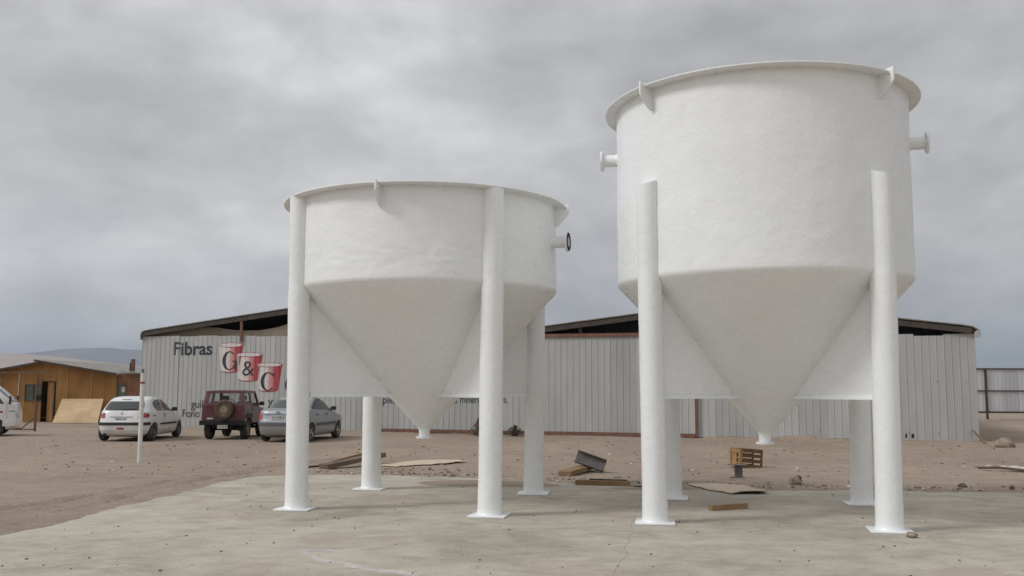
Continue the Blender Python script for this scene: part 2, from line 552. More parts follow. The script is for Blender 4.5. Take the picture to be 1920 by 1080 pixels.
# ------------------------------------------------------------------ ground
SLAB = [(-6.75, 3.0), (-6.35, 8.0), (-6.02, 11.4), (-5.75, 13.4), (-5.48, 15.4), (-5.36, 17.0), (-5.2, 18.5), (-4.75, 19.05), (-4.2, 19.2), (-2.75, 19.25), (-1.9, 19.0), (-1.0, 18.75), (0.9, 17.85), (2.0, 17.3), (3.16, 16.9), (4.96, 16.66), (6.65, 16.53), (8.6, 16.25), (11.5, 15.9), (15.0, 15.4), (15.0, 3.0)]
WA = Vector((-15.86, 41.02, 0)); WB = Vector((15.05, 31.08, 0))


def seg_dist(P, a, b):
    a = np.array(a); b = np.array(b); d = b - a
    t = np.clip(((P - a) @ d) / (d @ d), 0, 1)
    return np.hypot(*(P - (a + t[:, None] * d)).T)


def poly_sd(P, poly):
    inside = np.zeros(len(P), bool); dist = np.full(len(P), 1e9)
    n = len(poly)
    for i in range(n):
        a, b = poly[i], poly[(i + 1) % n]
        dist = np.minimum(dist, seg_dist(P, a, b))
        c = ((a[1] > P[:, 1]) != (b[1] > P[:, 1]))
        with np.errstate(divide='ignore', invalid='ignore'):
            xi = (b[0] - a[0]) * (P[:, 1] - a[1]) / (b[1] - a[1] + 1e-12) + a[0]
        inside ^= c & (P[:, 0] < xi)
    return np.where(inside, -dist, dist)


def axis(segs, lo, hi):
    out = []
    for a, b, s_ in segs:
        out += list(np.arange(a, b, s_))
    out.append(segs[-1][1])
    st, q = 1.0, out[-1]
    while q < hi: st *= 1.35; q += st; out.append(q)
    st, q = 1.0, out[0]; pre = []
    while q > lo: st *= 1.35; q -= st; pre.append(q)
    return np.array(pre[::-1] + out)


gx = axis([(-26, -9, 0.25), (-9, 13, 0.1), (13, 24, 0.25)], -9000, 9000)
gy = axis([(2, 8, 0.5), (8, 24.5, 0.1), (24.5, 42, 0.2), (42, 60, 0.5)], -80, 9500)
GX, GY = np.meshgrid(gx, gy)
GP = np.stack([GX.ravel(), GY.ravel()], 1)
near = (np.abs(GP[:, 0]) < 40) & (GP[:, 1] < 70) & (GP[:, 1] > 0)
gz = np.zeros(len(GP))
idx = np.where(near)[0]
nz = np.array([mnoise.fractal(Vector((x * 0.55, y * 0.55, 0.0)), 1.0, 2.0, 3) for x, y in GP[idx]])
nf = np.array([mnoise.noise(Vector((x * 2.6, y * 2.6, 3.0))) + 0.6 * mnoise.noise(Vector((x * 6.1, y * 6.1, 8.0))) for x, y in GP[idx]])
sd = poly_sd(GP[idx], SLAB)
PN = GP[idx]
h = -0.004 + 0.022 * nz + 0.010 * nf


def rut(pts, wid, depth, ridge):
    d = np.full(len(PN), 1e9)
    for a, b in zip(pts[:-1], pts[1:]):
        d = np.minimum(d, seg_dist(PN, a, b))
    return -depth * np.exp(-(d / wid) ** 2) + ridge * np.exp(-((d - 2.1 * wid) / (0.8 * wid)) ** 2)


brk = np.clip(0.55 + 0.9 * np.array([mnoise.noise(Vector((x * 0.9, y * 0.9, 21.0))) for x, y in PN]), 0, 1.2)
h += brk * rut([(-9.0, 10.4), (-7.35, 12.5), (-6.6, 15.0), (-6.15, 18.0), (-5.0, 21.2), (-3.6, 24)], 0.11, 0.07, 0.065)
h += brk * rut([(-8.4, 8.2), (-6.75, 11.0), (-6.05, 14.0), (-5.8, 17.6), (-4.9, 20.2)], 0.10, 0.05, 0.045)
h += brk * rut([(-14, 13), (-10.5, 17), (-9.6, 24), (-10.5, 30)], 0.13, 0.03, 0.025)
h += brk * rut([(-15.5, 14), (-12.1, 18), (-11.2, 24), (-12.2, 30)], 0.13, 0.03, 0.025)
h += brk * rut([(3, 27), (10, 25.5), (20, 25.8)], 0.14, 0.03, 0.03)
# sand banked against the long wall
e_ = (WB - WA).normalized(); nrm = Vector((e_.y, -e_.x, 0))
uu = (PN[:, 0] - WA.x) * e_.x + (PN[:, 1] - WA.y) * e_.y
ww = (PN[:, 0] - WA.x) * nrm.x + (PN[:, 1] - WA.y) * nrm.y      # metres in front of the wall
bank = np.where((uu > -0.5) & (uu < 33.2) & (ww > -0.5) & (ww < 2.5), np.exp(-(np.clip(ww - 0.05, 0, 9) / 0.55) ** 2), 0)
lump = 0.55 + 0.9 * np.array([max(0, mnoise.noise(Vector((u * 0.5, 0, 5.0)))) for u in uu])
door_zone = (uu > 11) & (uu < 23.8)
h += bank * np.where(door_zone, 0.03, 0.16 * lump)
# slab: ground drops below it, drift lies over its rim
drop = 1 / (1 + np.exp(np.clip((sd + 0.22 + 0.34 * nz + 0.10 * nf) / 0.05, -50, 50)))
h += 0.018 * np.exp(-((sd - 0.25) / 0.35) ** 2)
h = h * (1 - drop) - 0.07 * drop
for (cx, cy, rx, ry, hh) in ((-0.55, 17.6, 0.95, 0.55, 0.055), (0.25, 17.3, 0.6, 0.4, 0.035), (2.6, 16.75, 0.9, 0.25, 0.035)):
    g = np.exp(-(((PN[:, 0] - cx) / rx) ** 2 + ((PN[:, 1] - cy) / ry) ** 2) * 1.3)
    h = np.where(g > 0.12, np.maximum(h, hh * g * (1 + 0.5 * nz) - 0.008), h)
gz[idx] = h
nxp, nyp = len(gx), len(gy)
ii = np.arange((nyp - 1) * (nxp - 1)); r_, c_ = ii // (nxp - 1), ii % (nxp - 1)
q0 = r_ * nxp + c_
faces = np.stack([q0, q0 + 1, q0 + nxp + 1, q0 + nxp], 1)
me = bpy.data.meshes.new('ground')
me.vertices.add(len(GP)); me.vertices.foreach_set('co', np.column_stack([GP, gz]).astype(np.float32).ravel())
me.loops.add(faces.size); me.loops.foreach_set('vertex_index', faces.ravel().astype(np.int32))
me.polygons.add(len(faces)); me.polygons.foreach_set('loop_start', (np.arange(len(faces)) * 4).astype(np.int32))
me.polygons.foreach_set('loop_total', np.full(len(faces), 4, np.int32))
me.update(calc_edges=True)
tag(link('ground', me, M['sand'], None, 180), kind='structure')


def gh(x, y):
    """ground height near (x, y)"""
    i = int(np.argmin(np.abs(gx - x))); j = int(np.argmin(np.abs(gy - y)))
    return float(gz[j * nxp + i])


# concrete slab in two pours, an uneven joint between them
def jx(y):
    return 0.96 + (y - 8.975) * 0.17 + 0.03 * math.sin(y * 1.3) + 0.05 * mnoise.noise(Vector((0.3, y * 2.1, 0.7))) + 0.02 * mnoise.noise(Vector((2.3, y * 9.1, 0.7)))


ys = [3 + 0.08 * i for i in range(190)]
jl = [(jx(y), y) for y in ys if y < 17.6]
jtop = 17.62
left = SLAB[:13] + [(jx(jtop), jtop)] + [(x - 0.001 - 0.002 * random.random(), y) for x, y in reversed(jl)]
right = [(x + 0.001 + 0.002 * random.random(), y) for x, y in jl] + [(jx(jtop) + 0.02, jtop)] + SLAB[13:]
for poly in (left, right):
    mb = MB(); mb.prism(poly, (0, 0, -0.12), (1, 0, 0), (0, 1, 0), (0, 0, 0.12))
    o = mb.build('concrete_slab', M['concrete'])
    tag(o, kind='structure')
SLAB_OBJ = o
vs = []
for x, y in jl: vs += [(x - 0.012, y, -0.0035), (x + 0.012, y, -0.0035)]
MB().add(vs, [(2 * i, 2 * i + 1, 2 * i + 3, 2 * i + 2) for i in range(len(jl) - 1)]).build('joint_sand', M['sand'], SLAB_OBJ, fix=False)

# ------------------------------------------------------------------ far hills
def ridge(name, Y, prof, depth, mat, seed):
    xs = np.array([p[0] for p in prof]); hs = np.array([p[1] for p in prof])
    X = np.linspace(xs[0], xs[-1], 220)
    rows = 26
    vs, fs = [], []
    for j in range(rows):
        t = j / (rows - 1)
        k = math.sin(math.pi * t) ** 0.9
        for x in X:
            H = np.interp(x, xs, hs)
            n = mnoise.fractal(Vector((x / 520.0, t * depth / 420.0, seed)), 1.0, 2.1, 5)
            vs.append((x, Y + (t - 0.5) * depth, -4 + (H + 4) * k * (1 + 0.22 * n * (1 - k) * 2 + 0.05 * n)))
    for j in range(rows - 1):
        for i in range(219):
            a = j * 220 + i
            fs.append((a, a + 1, a + 221, a + 220))
    return tag(MB().add(vs, fs).build(name, mat, None, 180, fix=False), kind='structure')


ridge('hills', 6000, [(-6500, 40), (-4800, 150), (-3700, 190), (-3080, 212), (-2780, 248), (-2540, 253), (-2330, 240), (-1900, 190), (-1300, 120), (-400, 60), (1500, 30), (4500, 20)], 1500, M['hill'], 2.0)
ridge('sandy_slope', 3000, [(-3600, 60), (-2300, 105), (-1606, 110), (-1520, 105), (-1420, 97), (-1300, 84), (-1000, 50), (-500, 20), (600, 5)], 800, M['dune'], 9.0)

# ------------------------------------------------------------------ tanks
def tank(loc, phi, zr, leg_top, label, lugs, nozzles, noz_z, lug_up):
    RAD, RIM, ZJ = 2.03, 2.195, 3.19
    root = empty('hopper_tank', (loc[0], loc[1], 0))
    tag(root, label, 'tank', 'white hopper tanks')

    def wob(a, z):
        p = Vector((math.cos(a) * 3.0, math.sin(a) * 3.0, z * 1.4 + loc[0]))
        d = 0.007 * mnoise.noise(p * 1.3) + 0.0035 * mnoise.noise(p * 3.1)
        for sa_, sw_ in ((4.05, 0.02), (4.42, 0.016), (4.80, 0.02), (5.25, 0.016), (3.7, 0.02)):       # mat laps
            d += 0.0035 / (1 + math.exp(-(a - sa_ - 0.012 * math.sin(z * 3)) / sw_ * 2)) * (1 if sa_ < 4.6 else -1)
        if z > ZJ:
            d += 0.006 * math.exp(-((z - ZJ - 0.32) / 0.22) ** 2) * mnoise.noise(Vector((a * 14, z * 16, loc[0])))   # wrinkles near the knuckle
        return d
    zs = [ZJ + 0.05 + (zr - ZJ - 0.05) * i / 44 for i in range(45)]
    prof = [(RAD, z) for z in zs] + [(RAD - 0.014, zr)] + [(RAD - 0.014, ZJ + 0.1)]
    sh = MB().lathe(prof, 256, wob=wob).build('shell', M['tank'], root, 50)
    rp = [(RAD - 0.012, zr - 0.028), (RAD + 0.03, zr - 0.026), (RIM - 0.01, zr - 0.02), (RIM, zr - 0.012), (RIM, zr), (RIM - 0.01, zr + 0.006), (RAD - 0.012, zr + 0.006)]
    MB().lathe(rp, 128, closed=True, wob=lambda a, z: 0.006 * mnoise.noise(Vector((math.cos(a) * 4, math.sin(a) * 4, loc[0])))).build('rim', M['tank'], sh, 40)
    cp = [(RAD, ZJ + 0.055), (RAD + 0.002, ZJ + 0.02), (RAD - 0.006, ZJ - 0.015), (RAD - 0.03, ZJ - 0.045)]
    for i in range(1, 25):
        t = i / 24
        cp.append((RAD - 0.03 + (0.095 - RAD + 0.03) * t, ZJ - 0.045 + (1.10 - ZJ + 0.045) * t))
    co = MB().lathe(cp, 128, wob=lambda a, z: wob(a, z) * 0.9 * min(1, (z - 1.1) / 0.5 + 0.05)).build('cone', M['tank'], root, 60)
    # outlet
    ou = MB().lathe([(0.115, 1.13), (0.088, 1.08), (0.083, 1.05), (0.083, 0.94), (0.07, 0.94), (0.07, 1.13)], 32).build('outlet_pipe', M['tank'], root, 40)
    MB().lathe([(0.07, 0.975), (0.125, 0.975), (0.125, 0.945), (0.07, 0.945)], 32, closed=True).build('outlet_flange', M['tank'], ou, 30)
    for k in range(4):
        a = phi + k * math.pi / 2
        ca, sa = math.cos(a), math.sin(a)
        lx, ly = 2.0 * ca, 2.0 * sa
        rl = 0.152
        n = 36
        prof = [(rl + 0.03, 0.016), (rl + 0.014, 0.03), (rl + 0.004, 0.06), (rl, 0.11)] + [(rl, 0.11 + (leg_top - 0.11) * i / 40) for i in range(1, 41)]
        vs, fs = [], []
        for j, (r, z) in enumerate(prof):
            for i in range(n):
                t = 2 * math.pi * i / n
                rr = r + 0.0035 * mnoise.noise(Vector((math.cos(t) * 1.5 + lx, math.sin(t) * 1.5 + ly, z * 1.5))) + (0.005 if z < 0.33 + 0.05 * k else 0) + (0.008 if z < 3.16 else 0)
                x, y = rr * math.cos(t), rr * math.sin(t)
                zz_ = z
                if j == len(prof) - 1:
                    zz_ = z - (0.32 if zr > 5 else 0.0) * (x * ca + y * sa)
                ln_ = 0.055 * zz_ / 4.4
                vs.append((lx + x + ca * ln_, ly + y + sa * ln_, zz_))
        for j in range(len(prof) - 1):
            for i in range(n):
                fs.append((j * n + i, j * n + (i + 1) % n, (j + 1) * n + (i + 1) % n, (j + 1) * n + i))
        fs.append(tuple(range((len(prof) - 1) * n, len(prof) * n)))
        lg = MB().add(vs, fs).build('leg', M['tank'], root, 50)
        rot = Matrix.Rotation(R(-10 + (1.5, -2, 2, -1)[k]), 3, 'Z')
        MB().box((lx, ly, 0.013), (0.50, 0.50, 0.022), rot).build('base_plate', M['tank'], lg, 30, bevel=0.004)
        # gusset web between leg and cone
        zb = 1.6
        poly = []
        def rc(z): return 0.095 + (z - 1.10) / (ZJ - 0.045 - 1.10) * (RAD - 0.03 - 0.095)
        r0 = rc(zb) - 0.03
        poly = [(1.87, zb), (r0, zb)] + [(rc(z) - 0.03, z) for z in (2.0, 2.4, 2.8, 3.02)] + [(1.87, 3.03)]
        nrm_ = Vector((-sa, ca, 0))
        gs = MB().prism(poly, nrm_ * -0.012, (ca, sa, 0), (0, 0, 1), nrm_ * 0.024).build('gusset', M['tank'], root)
        fl = [(-0.05, zb - 0.02), (0.05, zb - 0.02), (0.05, zb + 0.008), (0.022, zb + 0.04), (-0.022, zb + 0.04), (-0.05, zb + 0.008)]
        MB().prism(fl, Vector((ca, sa, 0)) * (r0 - 0.005), nrm_, (0, 0, 1), Vector((ca, sa, 0)) * (1.86 - r0)).build('gusset_edge', M['tank'], gs, 70)
    for deg in lugs:
        a = R(deg); ca, sa = math.cos(a), math.sin(a); nn = Vector((-sa, ca, 0))
        # (radius, height)
        outer = rounded([(RAD - 0.02, zr - 0.33), (RAD + 0.07, zr - 0.31), (RAD + 0.225, zr - 0.13), (RAD + 0.225, zr + lug_up + 0.015), (RIM - 0.02, zr + lug_up), (RAD - 0.02, zr + 0.006)], [0.01, 0.035, 0.035, 0.008, 0.01, 0.01], 4)
        panel('lifting_lug', outer, [circle2(RAD + 0.16, zr - 0.05, 0.022, 12)], nn * -0.012, (ca, sa, 0), (0, 0, 1), nn * 0.024, M['tank'], root, 30)
    for deg, ln in nozzles:
        a = R(deg); d = Vector((math.cos(a), math.sin(a), 0))
        q = d.to_track_quat('Z', 'Y').to_matrix().to_4x4()
        mm = Matrix.Translation((0, 0, noz_z)) @ q
        r1, r2 = 0.088, 0.075
        nz_ = MB().lathe([(r1 + 0.03, RAD - 0.01), (r1 + 0.008, RAD + 0.02), (r1, RAD + 0.05), (r1, RAD + ln), (r2, RAD + ln), (r2, RAD - 0.05)], 32, mm).build('nozzle', M['tank'], root, 50)
        MB().lathe([(r2, RAD + ln - 0.022), (0.15, RAD + ln - 0.022), (0.15, RAD + ln + 0.008), (r2, RAD + ln + 0.008)], 36, mm, closed=True).build('nozzle_flange', M['tank'], nz_, 30)
        hb = MB()
        for i in range(8):
            t = 2 * math.pi * (i + 0.5) / 8
            c = mm @ Vector((0.12 * math.cos(t), 0.12 * math.sin(t), RAD + ln - 0.024))
            hb.tube(c, c + d * 0.034, 0.01, 0.01, 10)
        tag(hb.build('bolt_holes', M['black'], nz_), kind='stuff')
        MB().lathe([(r2 + 0.002, RAD + ln + 0.0085), (0.138, RAD + ln + 0.0085), (0.138, RAD + ln + 0.011), (r2 + 0.002, RAD + ln + 0.011)], 32, mm, closed=True).build('dark_face_ring', M['underbody'], nz_)  # thin black ring laid over the flange face
        MB().lathe([(0.0005, RAD - 0.04), (r2 + 0.001, RAD - 0.04)], 24, mm).build('bore', M['black'], nz_)
    return root


tank((-1.341, 14.82), 3.694, 4.49, 4.468, 'shorter white fiberglass hopper tank whose legs reach its rim, beside the parked cars', [257, 348], [(-17, 0.25), (163, 0.25)], 3.9, 0.008)
tank((3.557, 13.543), 3.6885, 5.72, 4.44, 'taller white fiberglass hopper tank whose legs end below the rim, farther from the cars', [213.8, 303.5], [(-14.7, 0.25), (165.3, 0.25)], 5.12, 0.035)

# ------------------------------------------------------------------ warehouse
WL = (WB - WA).length
WROT = math.atan2(WB.y - WA.y, WB.x - WA.x)
wh = empty('warehouse', WA, WROT)
tag(wh, 'long pale sheet-metal warehouse with painted lettering and cup logo, low twin gables', 'warehouse')


def top_z(u):
    return float(np.interp(u, [0, 7.24, 17.9, 30.2, WL], [3.92, 3.82, 3.63, 3.54, 3.5]))


RP = 0.232


def rib(u):
    """how far the sheet stands out at u"""
    d = abs((u + RP / 2) % RP - RP / 2)
    if d <= 0.010: return 0.015
    if d >= 0.024: return 0.0
    return 0.015 * (0.024 - d) / 0.014


def sheet_mesh(u0, u1, zb, zt, w):
    us = [u0]
    k = math.floor(u0 / RP)
    while k * RP < u1 + RP:
        for o_ in (-0.024, -0.010, 0.010, 0.024):
            q = k * RP + o_
            if u0 + 0.001 < q < u1 - 0.001: us.append(q)
        k += 1
    us.append(u1)
    vs, fs = [], []
    n = len(us)
    for u in us:
        y = -w - rib(u)
        vs += [(u, y, zb), (u, y, zt), (u, y + 0.004, zt), (u, y + 0.004, zb)]
    for i in range(n - 1):
        a, b = 4 * i, 4 * (i + 1)
        fs += [(a, b, b + 1, a + 1), (a + 1, b + 1, b + 2, a + 2), (a + 2, b + 2, b + 3, a + 3)]
    return vs, fs


SW = RP * 4
DOOR0, DOOR1 = RP * 48 - 0.06, 23.50
u = 0.0
rs = random.Random(3)
k = 0
while u < WL - 0.05:
    u1 = min(u + SW, WL)
    if not (u > DOOR0 and u1 < DOOR1):
        jig = rs.uniform(-0.025, 0.025)
        zb = (0.06 if u < 11 else 0.05) + rs.uniform(-0.02, 0.02)
        w = 0.002 * (k % 2)
        vs, fs = sheet_mesh(u, u1 + 0.03, zb, top_z((u + u1) / 2) + jig, w)
        o = MB().add(vs, fs).build('wall_sheet', M['sheet'], wh, fix=False)
        o.location = (0, rs.uniform(-0.006, 0.006), 0)
        o.rotation_euler = (0, rs.uniform(-0.0015, 0.0015), 0)
    u = u1; k += 1
# sliding door with rust-red frame
zt = lambda q: top_z(q)
dm = MB()
dm.bar((DOOR0, -0.075, 3.69), (DOOR1 + 0.06, -0.075, 3.67), 0.07, 0.12)
dm.bar((DOOR0, -0.075, 0.10), (DOOR1 - 0.05, -0.075, 0.10), 0.07, 0.13)
dm.bar((DOOR1, -0.075, 0.04), (DOOR1, -0.075, 3.6), 0.07, 0.12, (0, 1, 0))
dm.bar((DOOR0 + 0.05, -0.075, 0.17), (DOOR0 + 0.05, -0.075, 3.6), 0.07, 0.10, (0, 1, 0))
dr = dm.build('sliding_door', M['rustbeam'], wh)
u = RP * 48
k = 0
while u < DOOR1 - 0.1:
    u1 = min(u + SW, DOOR1 - 0.04)
    vs, fs = sheet_mesh(u, u1 + 0.02, 0.14 + rs.uniform(-.01, .01), 3.66, 0.04 + 0.002 * (k % 2))
    MB().add(vs, fs).build('door_sheet', M['sheet'], dr, fix=False)
    u = u1; k += 1
# other walls, floor and interior
DEP = 22.0
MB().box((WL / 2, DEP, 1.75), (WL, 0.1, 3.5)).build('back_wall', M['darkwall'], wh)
MB().box((0.05, DEP / 2, 1.9), (0.06, DEP - 0.1, 3.8)).build('side_wall', M['sheet'], wh)
MB().box((WL - 0.03, DEP / 2, 1.72), (0.06, DEP - 0.1, 3.44)).build('side_wall', M['sheet'], wh)
# roof: outline of the two gables, rounded at the eaves
roofline = [(-0.02, 3.78), (-0.03, 3.98), (0.02, 4.09), (0.12, 4.15), (0.35, 4.19), (8.47, 5.12), (17.03, 3.95), (24.75, 4.82), (32.1, 3.86), (32.45, 3.79), (32.62, 3.68), (32.68, 3.5)]
for a, b in ((0, 6), (5, 7), (6, 8), (7, 12)):
    seg = roofline[a:b] if b - a > 2 else roofline[a:b]
    poly = seg + [(p[0], p[1] - 0.035) for p in reversed(seg)]
    sl = [roofline[0:6], roofline[5:7], roofline[6:8], roofline[7:12]][[0, 5, 6, 7].index(a)]
    if a == 0 or a == 7:
        th = []
        c = (0.4, 3.2) if a == 0 else (32.0, 3.0)
        for p in sl:
            d = Vector((c[0] - p[0], c[1] - p[1])).normalized() * 0.035
            th.append((p[0] + (d.x if abs(p[0] - c[0]) < 1 else 0), p[1] + (d.y if abs(p[0] - c[0]) < 1 else -0.035)))
        poly = sl + list(reversed(th))
    else:
        poly = sl + [(p[0], p[1] - 0.035) for p in reversed(sl)]
    MB().prism(poly, (0, -0.14, 0), (1, 0, 0), (0, 0, 1), (0, DEP + 0.4, 0)).build('roof_sheet', M['roofsheet'], wh)
# trusses behind the gable line
for g, (pts) in enumerate(([(0.02, 4.06), (8.47, 5.02), (17.03, 3.86)], [(17.1, 3.86), (24.75, 4.72), (32.4, 3.70)])):
    for p, q in zip(pts[:-1], pts[1:]):
        MB().bar((p[0], -0.07, p[1] - 0.06), (q[0], -0.07, q[1] - 0.06), 0.08, 0.18).build('truss_chord', M['darkbeam'], wh)
        for yy in (5.5, 11, 16.5):
            MB().bar((p[0], yy, p[1] - 0.1), (q[0], yy, q[1] - 0.1), 0.1, 0.2).build('truss_chord', M['darkbeam'], wh)
for q in (4.93, 11.9, 14.4, 19.3, 22.0, 27.2, 29.5):
    zt_ = float(np.interp(q, [p[0] for p in roofline[4:9]], [p[1] for p in roofline[4:9]])) - 0.1
    MB().box((q, 0.06 if q != 4.93 else -0.06, (top_z(q) - 0.25 + zt_) / 2), (0.11, 0.07, zt_ - top_z(q) + 0.25)).build('gable_post', M['rustbeam'] if q < 6 else M['darkbeam'], wh)
# sagging shade cloth behind the left gable
tu = [0.15, 1.2, 2.2, 3.0, 3.6, 4.3, 5.0, 5.7, 6.4, 7.1, 7.8, 8.4, 9.2, 10.2]
tz = [4.0, 4.13, 4.22, 4.27, 4.24, 4.13, 4.09, 4.1, 4.2, 4.38, 4.6, 4.78, 4.7, 4.6]
vs, fs = [], []
for a, z in zip(tu, tz):
    for j in range(5):
        t = j / 4
        vs.append((a, 0.22 + 0.05 * mnoise.noise(Vector((a * 1.2, t * 2, 0))), 3.3 + (z - 3.3) * t))
for i in range(len(tu) - 1):
    for j in range(4):
        q = i * 5 + j
        fs.append((q, q + 5, q + 6, q + 1))
MB().add(vs, fs).build('shade_cloth', M['tarp'], wh, 180, fix=False)
# near-black sheets behind the open gables stand in for the interior's shade
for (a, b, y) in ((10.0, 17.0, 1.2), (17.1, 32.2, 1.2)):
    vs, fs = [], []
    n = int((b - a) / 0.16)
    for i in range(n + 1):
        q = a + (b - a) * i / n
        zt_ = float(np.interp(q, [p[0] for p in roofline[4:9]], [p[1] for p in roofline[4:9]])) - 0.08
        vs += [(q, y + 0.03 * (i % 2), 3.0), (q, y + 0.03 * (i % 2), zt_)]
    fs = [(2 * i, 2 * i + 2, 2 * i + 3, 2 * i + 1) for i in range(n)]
    MB().add(vs, fs).build('interior_shade_sheet', M['darkwall'], wh, fix=False)
MB().prism([(32.46, 3.42), (32.60, 3.40), (32.66, 3.50), (32.58, 3.66), (32.48, 3.6)], (0, -0.2, 0), (1, 0, 0), (0, 0, 1), (0, 0.06, 0)).build('gutter_end', M['sheet'], wh)
# screw heads at mid height of the right bay, torn holes at the foot of the sheets
for q in (27.6, 28.53, 29.46, 30.39, 31.3, 32.2):
    for zq in (2.0, 0.32):
        MB().tube((q, -0.036, zq), (q, -0.028, zq), 0.016, 0.016, 8).build('screw_head', M['rustbeam'], wh)
for q, w_ in ((29.86, 0.10), (30.13, 0.07), (30.3, 0.05), (30.5, 0.08)):
    MB().prism([(q - w_ / 2, 0.16), (q + w_ / 2, 0.15), (q + w_ / 2.4, 0.30), (q - w_ / 3, 0.27)], (0, -0.012, 0), (1, 0, 0), (0, 0, 1), (0, 0.004, 0)).build('rust_hole', M['black'], wh)

# painted lettering: flat print that follows the ribs of the sheets
def on_sheet(o, off, w0):
    """cut a flat (u,z) mesh at every rib edge and lay it on the sheet"""
    me = o.data
    bm = bmesh.new(); bm.from_mesh(me)
    xs = [v.co.x for v in bm.verts]
    k = math.floor(min(xs) / RP) - 1
    while k * RP < max(xs) + RP:
        for o_ in (-0.024, -0.010, 0.010, 0.024):
            bmesh.ops.bisect_plane(bm, geom=list(bm.verts) + list(bm.edges) + list(bm.faces), plane_co=(k * RP + o_, 0, 0), plane_no=(1, 0, 0))
        k += 1
    for v in bm.verts:
        v.co = Vector((v.co.x, -w0 - 0.009 - rib(v.co.x) - off, v.co.z))
    for f in bm.faces:
        f.normal_update()
        if f.normal.y > 0: f.normal_flip()
    bm.to_mesh(me); bm.free()


def word(name, text, u0, z0, width, height, w0=0.0, ref='cap', bold=0.0, mat='ink', off=0.0):
    cu = bpy.data.curves.new('t', 'FONT'); cu.body = text; cu.size = 1.0; cu.resolution_u = 4; cu.offset = bold
    ob = bpy.data.objects.new('t', cu); COL.objects.link(ob)
    dg = bpy.context.evaluated_depsgraph_get()
    me = bpy.data.meshes.new_from_object(ob.evaluated_get(dg))
    bpy.data.objects.remove(ob)
    co = np.array([v.co[:] for v in me.vertices])
    x0, x1 = co[:, 0].min(), co[:, 0].max()
    capz = 0.70 if ref == 'cap' else 0.52
    for v in me.vertices:
        v.co = ((v.co.x - x0) / (x1 - x0) * width + u0, 0, v.co.y / capz * height + z0)
    me.materials.clear()
    o = link(name, me, M[mat], wh)
    on_sheet(o, off, w0)
    return o


def flat(name, poly, mat, off, w0=0.0, cup=None):
    bm = bmesh.new()
    vs = [bm.verts.new((p[0], 0, p[1])) for p in poly]
    es = [bm.edges.new((vs[i], vs[(i + 1) % len(vs)])) for i in range(len(vs))]
    bmesh.ops.triangle_fill(bm, use_beauty=True, edges=es)
    if cup:
        for i in range(1, 10):
            q = cup[0] + (cup[1] - cup[0]) * i / 10
            bmesh.ops.bisect_plane(bm, geom=list(bm.verts) + list(bm.edges) + list(bm.faces), plane_co=(q, 0, 0), plane_no=(1, 0, 0))
    me = bpy.data.meshes.new(name); bm.to_mesh(me); bm.free()
    o = link(name, me, mat, wh)
    on_sheet(o, off, w0)
    if cup:
        at = me.attributes.new('cup_u', 'FLOAT', 'POINT')
        for i, v in enumerate(me.vertices):
            at.data[i].value = (v.co.x - cup[0]) / (cup[1] - cup[0])
    return o


def arc_letter(cx, cz, rx, rz, a0, a1, thick, tip=0.35):
    """C-shaped stroke, fat on its left side"""
    out, inn = [], []
    for i in range(33):
        a = a0 + (a1 - a0) * i / 32
        w = thick * (tip + (1 - tip) * max(0.0, -math.cos(a)) ** 0.8)
        out.append((cx + rx * math.cos(a), cz + rz * math.sin(a)))
        inn.append((cx + (rx - w) * math.cos(a), cz + (rz - w * 0.55) * math.sin(a)))
    return out + inn[::-1]


word('lettering', 'Fibras', 1.60, 3.10, 1.92, 0.54, bold=0.02)


def cup(u0, zt_, wd, ht):
    er = ht * 0.082
    zc = zt_ - er
    bw = wd * 0.76
    b0 = u0 + wd * 0.09
    body = [(u0 + 0.02, zc), (b0, zt_ - ht + er)]
    for i in range(1, 16):
        t = math.pi * i / 16
        body.append((b0 + bw / 2 - bw / 2 * math.cos(t), zt_ - ht + er - er * math.sin(t)))
    body += [(b0 + bw, zt_ - ht + er), (u0 + wd - 0.02, zc)]
    flat('cup_body', body, M['cup'], 0.0, cup=(u0, u0 + wd))
    line = [(b0 - 0.012, zt_ - ht + er)]
    for i in range(0, 17):
        t = math.pi * i / 16
        line.append((b0 + bw / 2 - (bw / 2 + 0.012) * math.cos(t), zt_ - ht + er - (er + 0.022) * math.sin(t)))
    for i in range(16, -1, -1):
        t = math.pi * i / 16
        line.append((b0 + bw / 2 - (bw / 2 - 0.004) * math.cos(t), zt_ - ht + er - (er - 0.012) * math.sin(t)))
    flat('cup_base_line', line, M['inkred'], 0.003)
    flat('cup_rim', circle2(u0 + wd / 2, zc, wd / 2, 32, er), M['inkred'], 0.006)
    flat('cup_mouth', circle2(u0 + wd / 2 - 0.015, zc + 0.004, wd / 2 - 0.045, 32, er - 0.022), M['inkwhite'], 0.009)


cup(3.83, 3.58, 1.19, 1.22)
cup(4.68, 3.17, 1.27, 1.17)
cup(5.68, 2.75, 1.20, 1.17)
A0, A1 = R(48), R(318)
flat('letter_g', arc_letter(4.36, 2.84, 0.33, 0.39, R(46), R(330), 0.16, 0.42), M['ink'], 0.013)
flat('letter_g_bar', [(4.52, 2.84), (4.72, 2.84), (4.715, 2.50), (4.64, 2.47), (4.635, 2.78), (4.52, 2.79)], M['ink'], 0.014)
word('ampersand', '&', 5.00, 2.22, 0.56, 0.62, bold=-0.004, off=0.013)
flat('letter_c', arc_letter(6.22, 1.98, 0.34, 0.38, R(46), R(314), 0.16, 0.42), M['ink'], 0.013)
flat('letter_c_serif', [(6.38, 2.27), (6.50, 2.33), (6.50, 2.18), (6.46, 2.18)], M['ink'], 0.014)
flat('large_letter', arc_letter(7.35, 1.85, 0.34, 0.37, R(46), R(314), 0.13), M['ink'], 0.004)
word('lettering', 'guil', 2.58, 0.88, 0.56, 0.34)
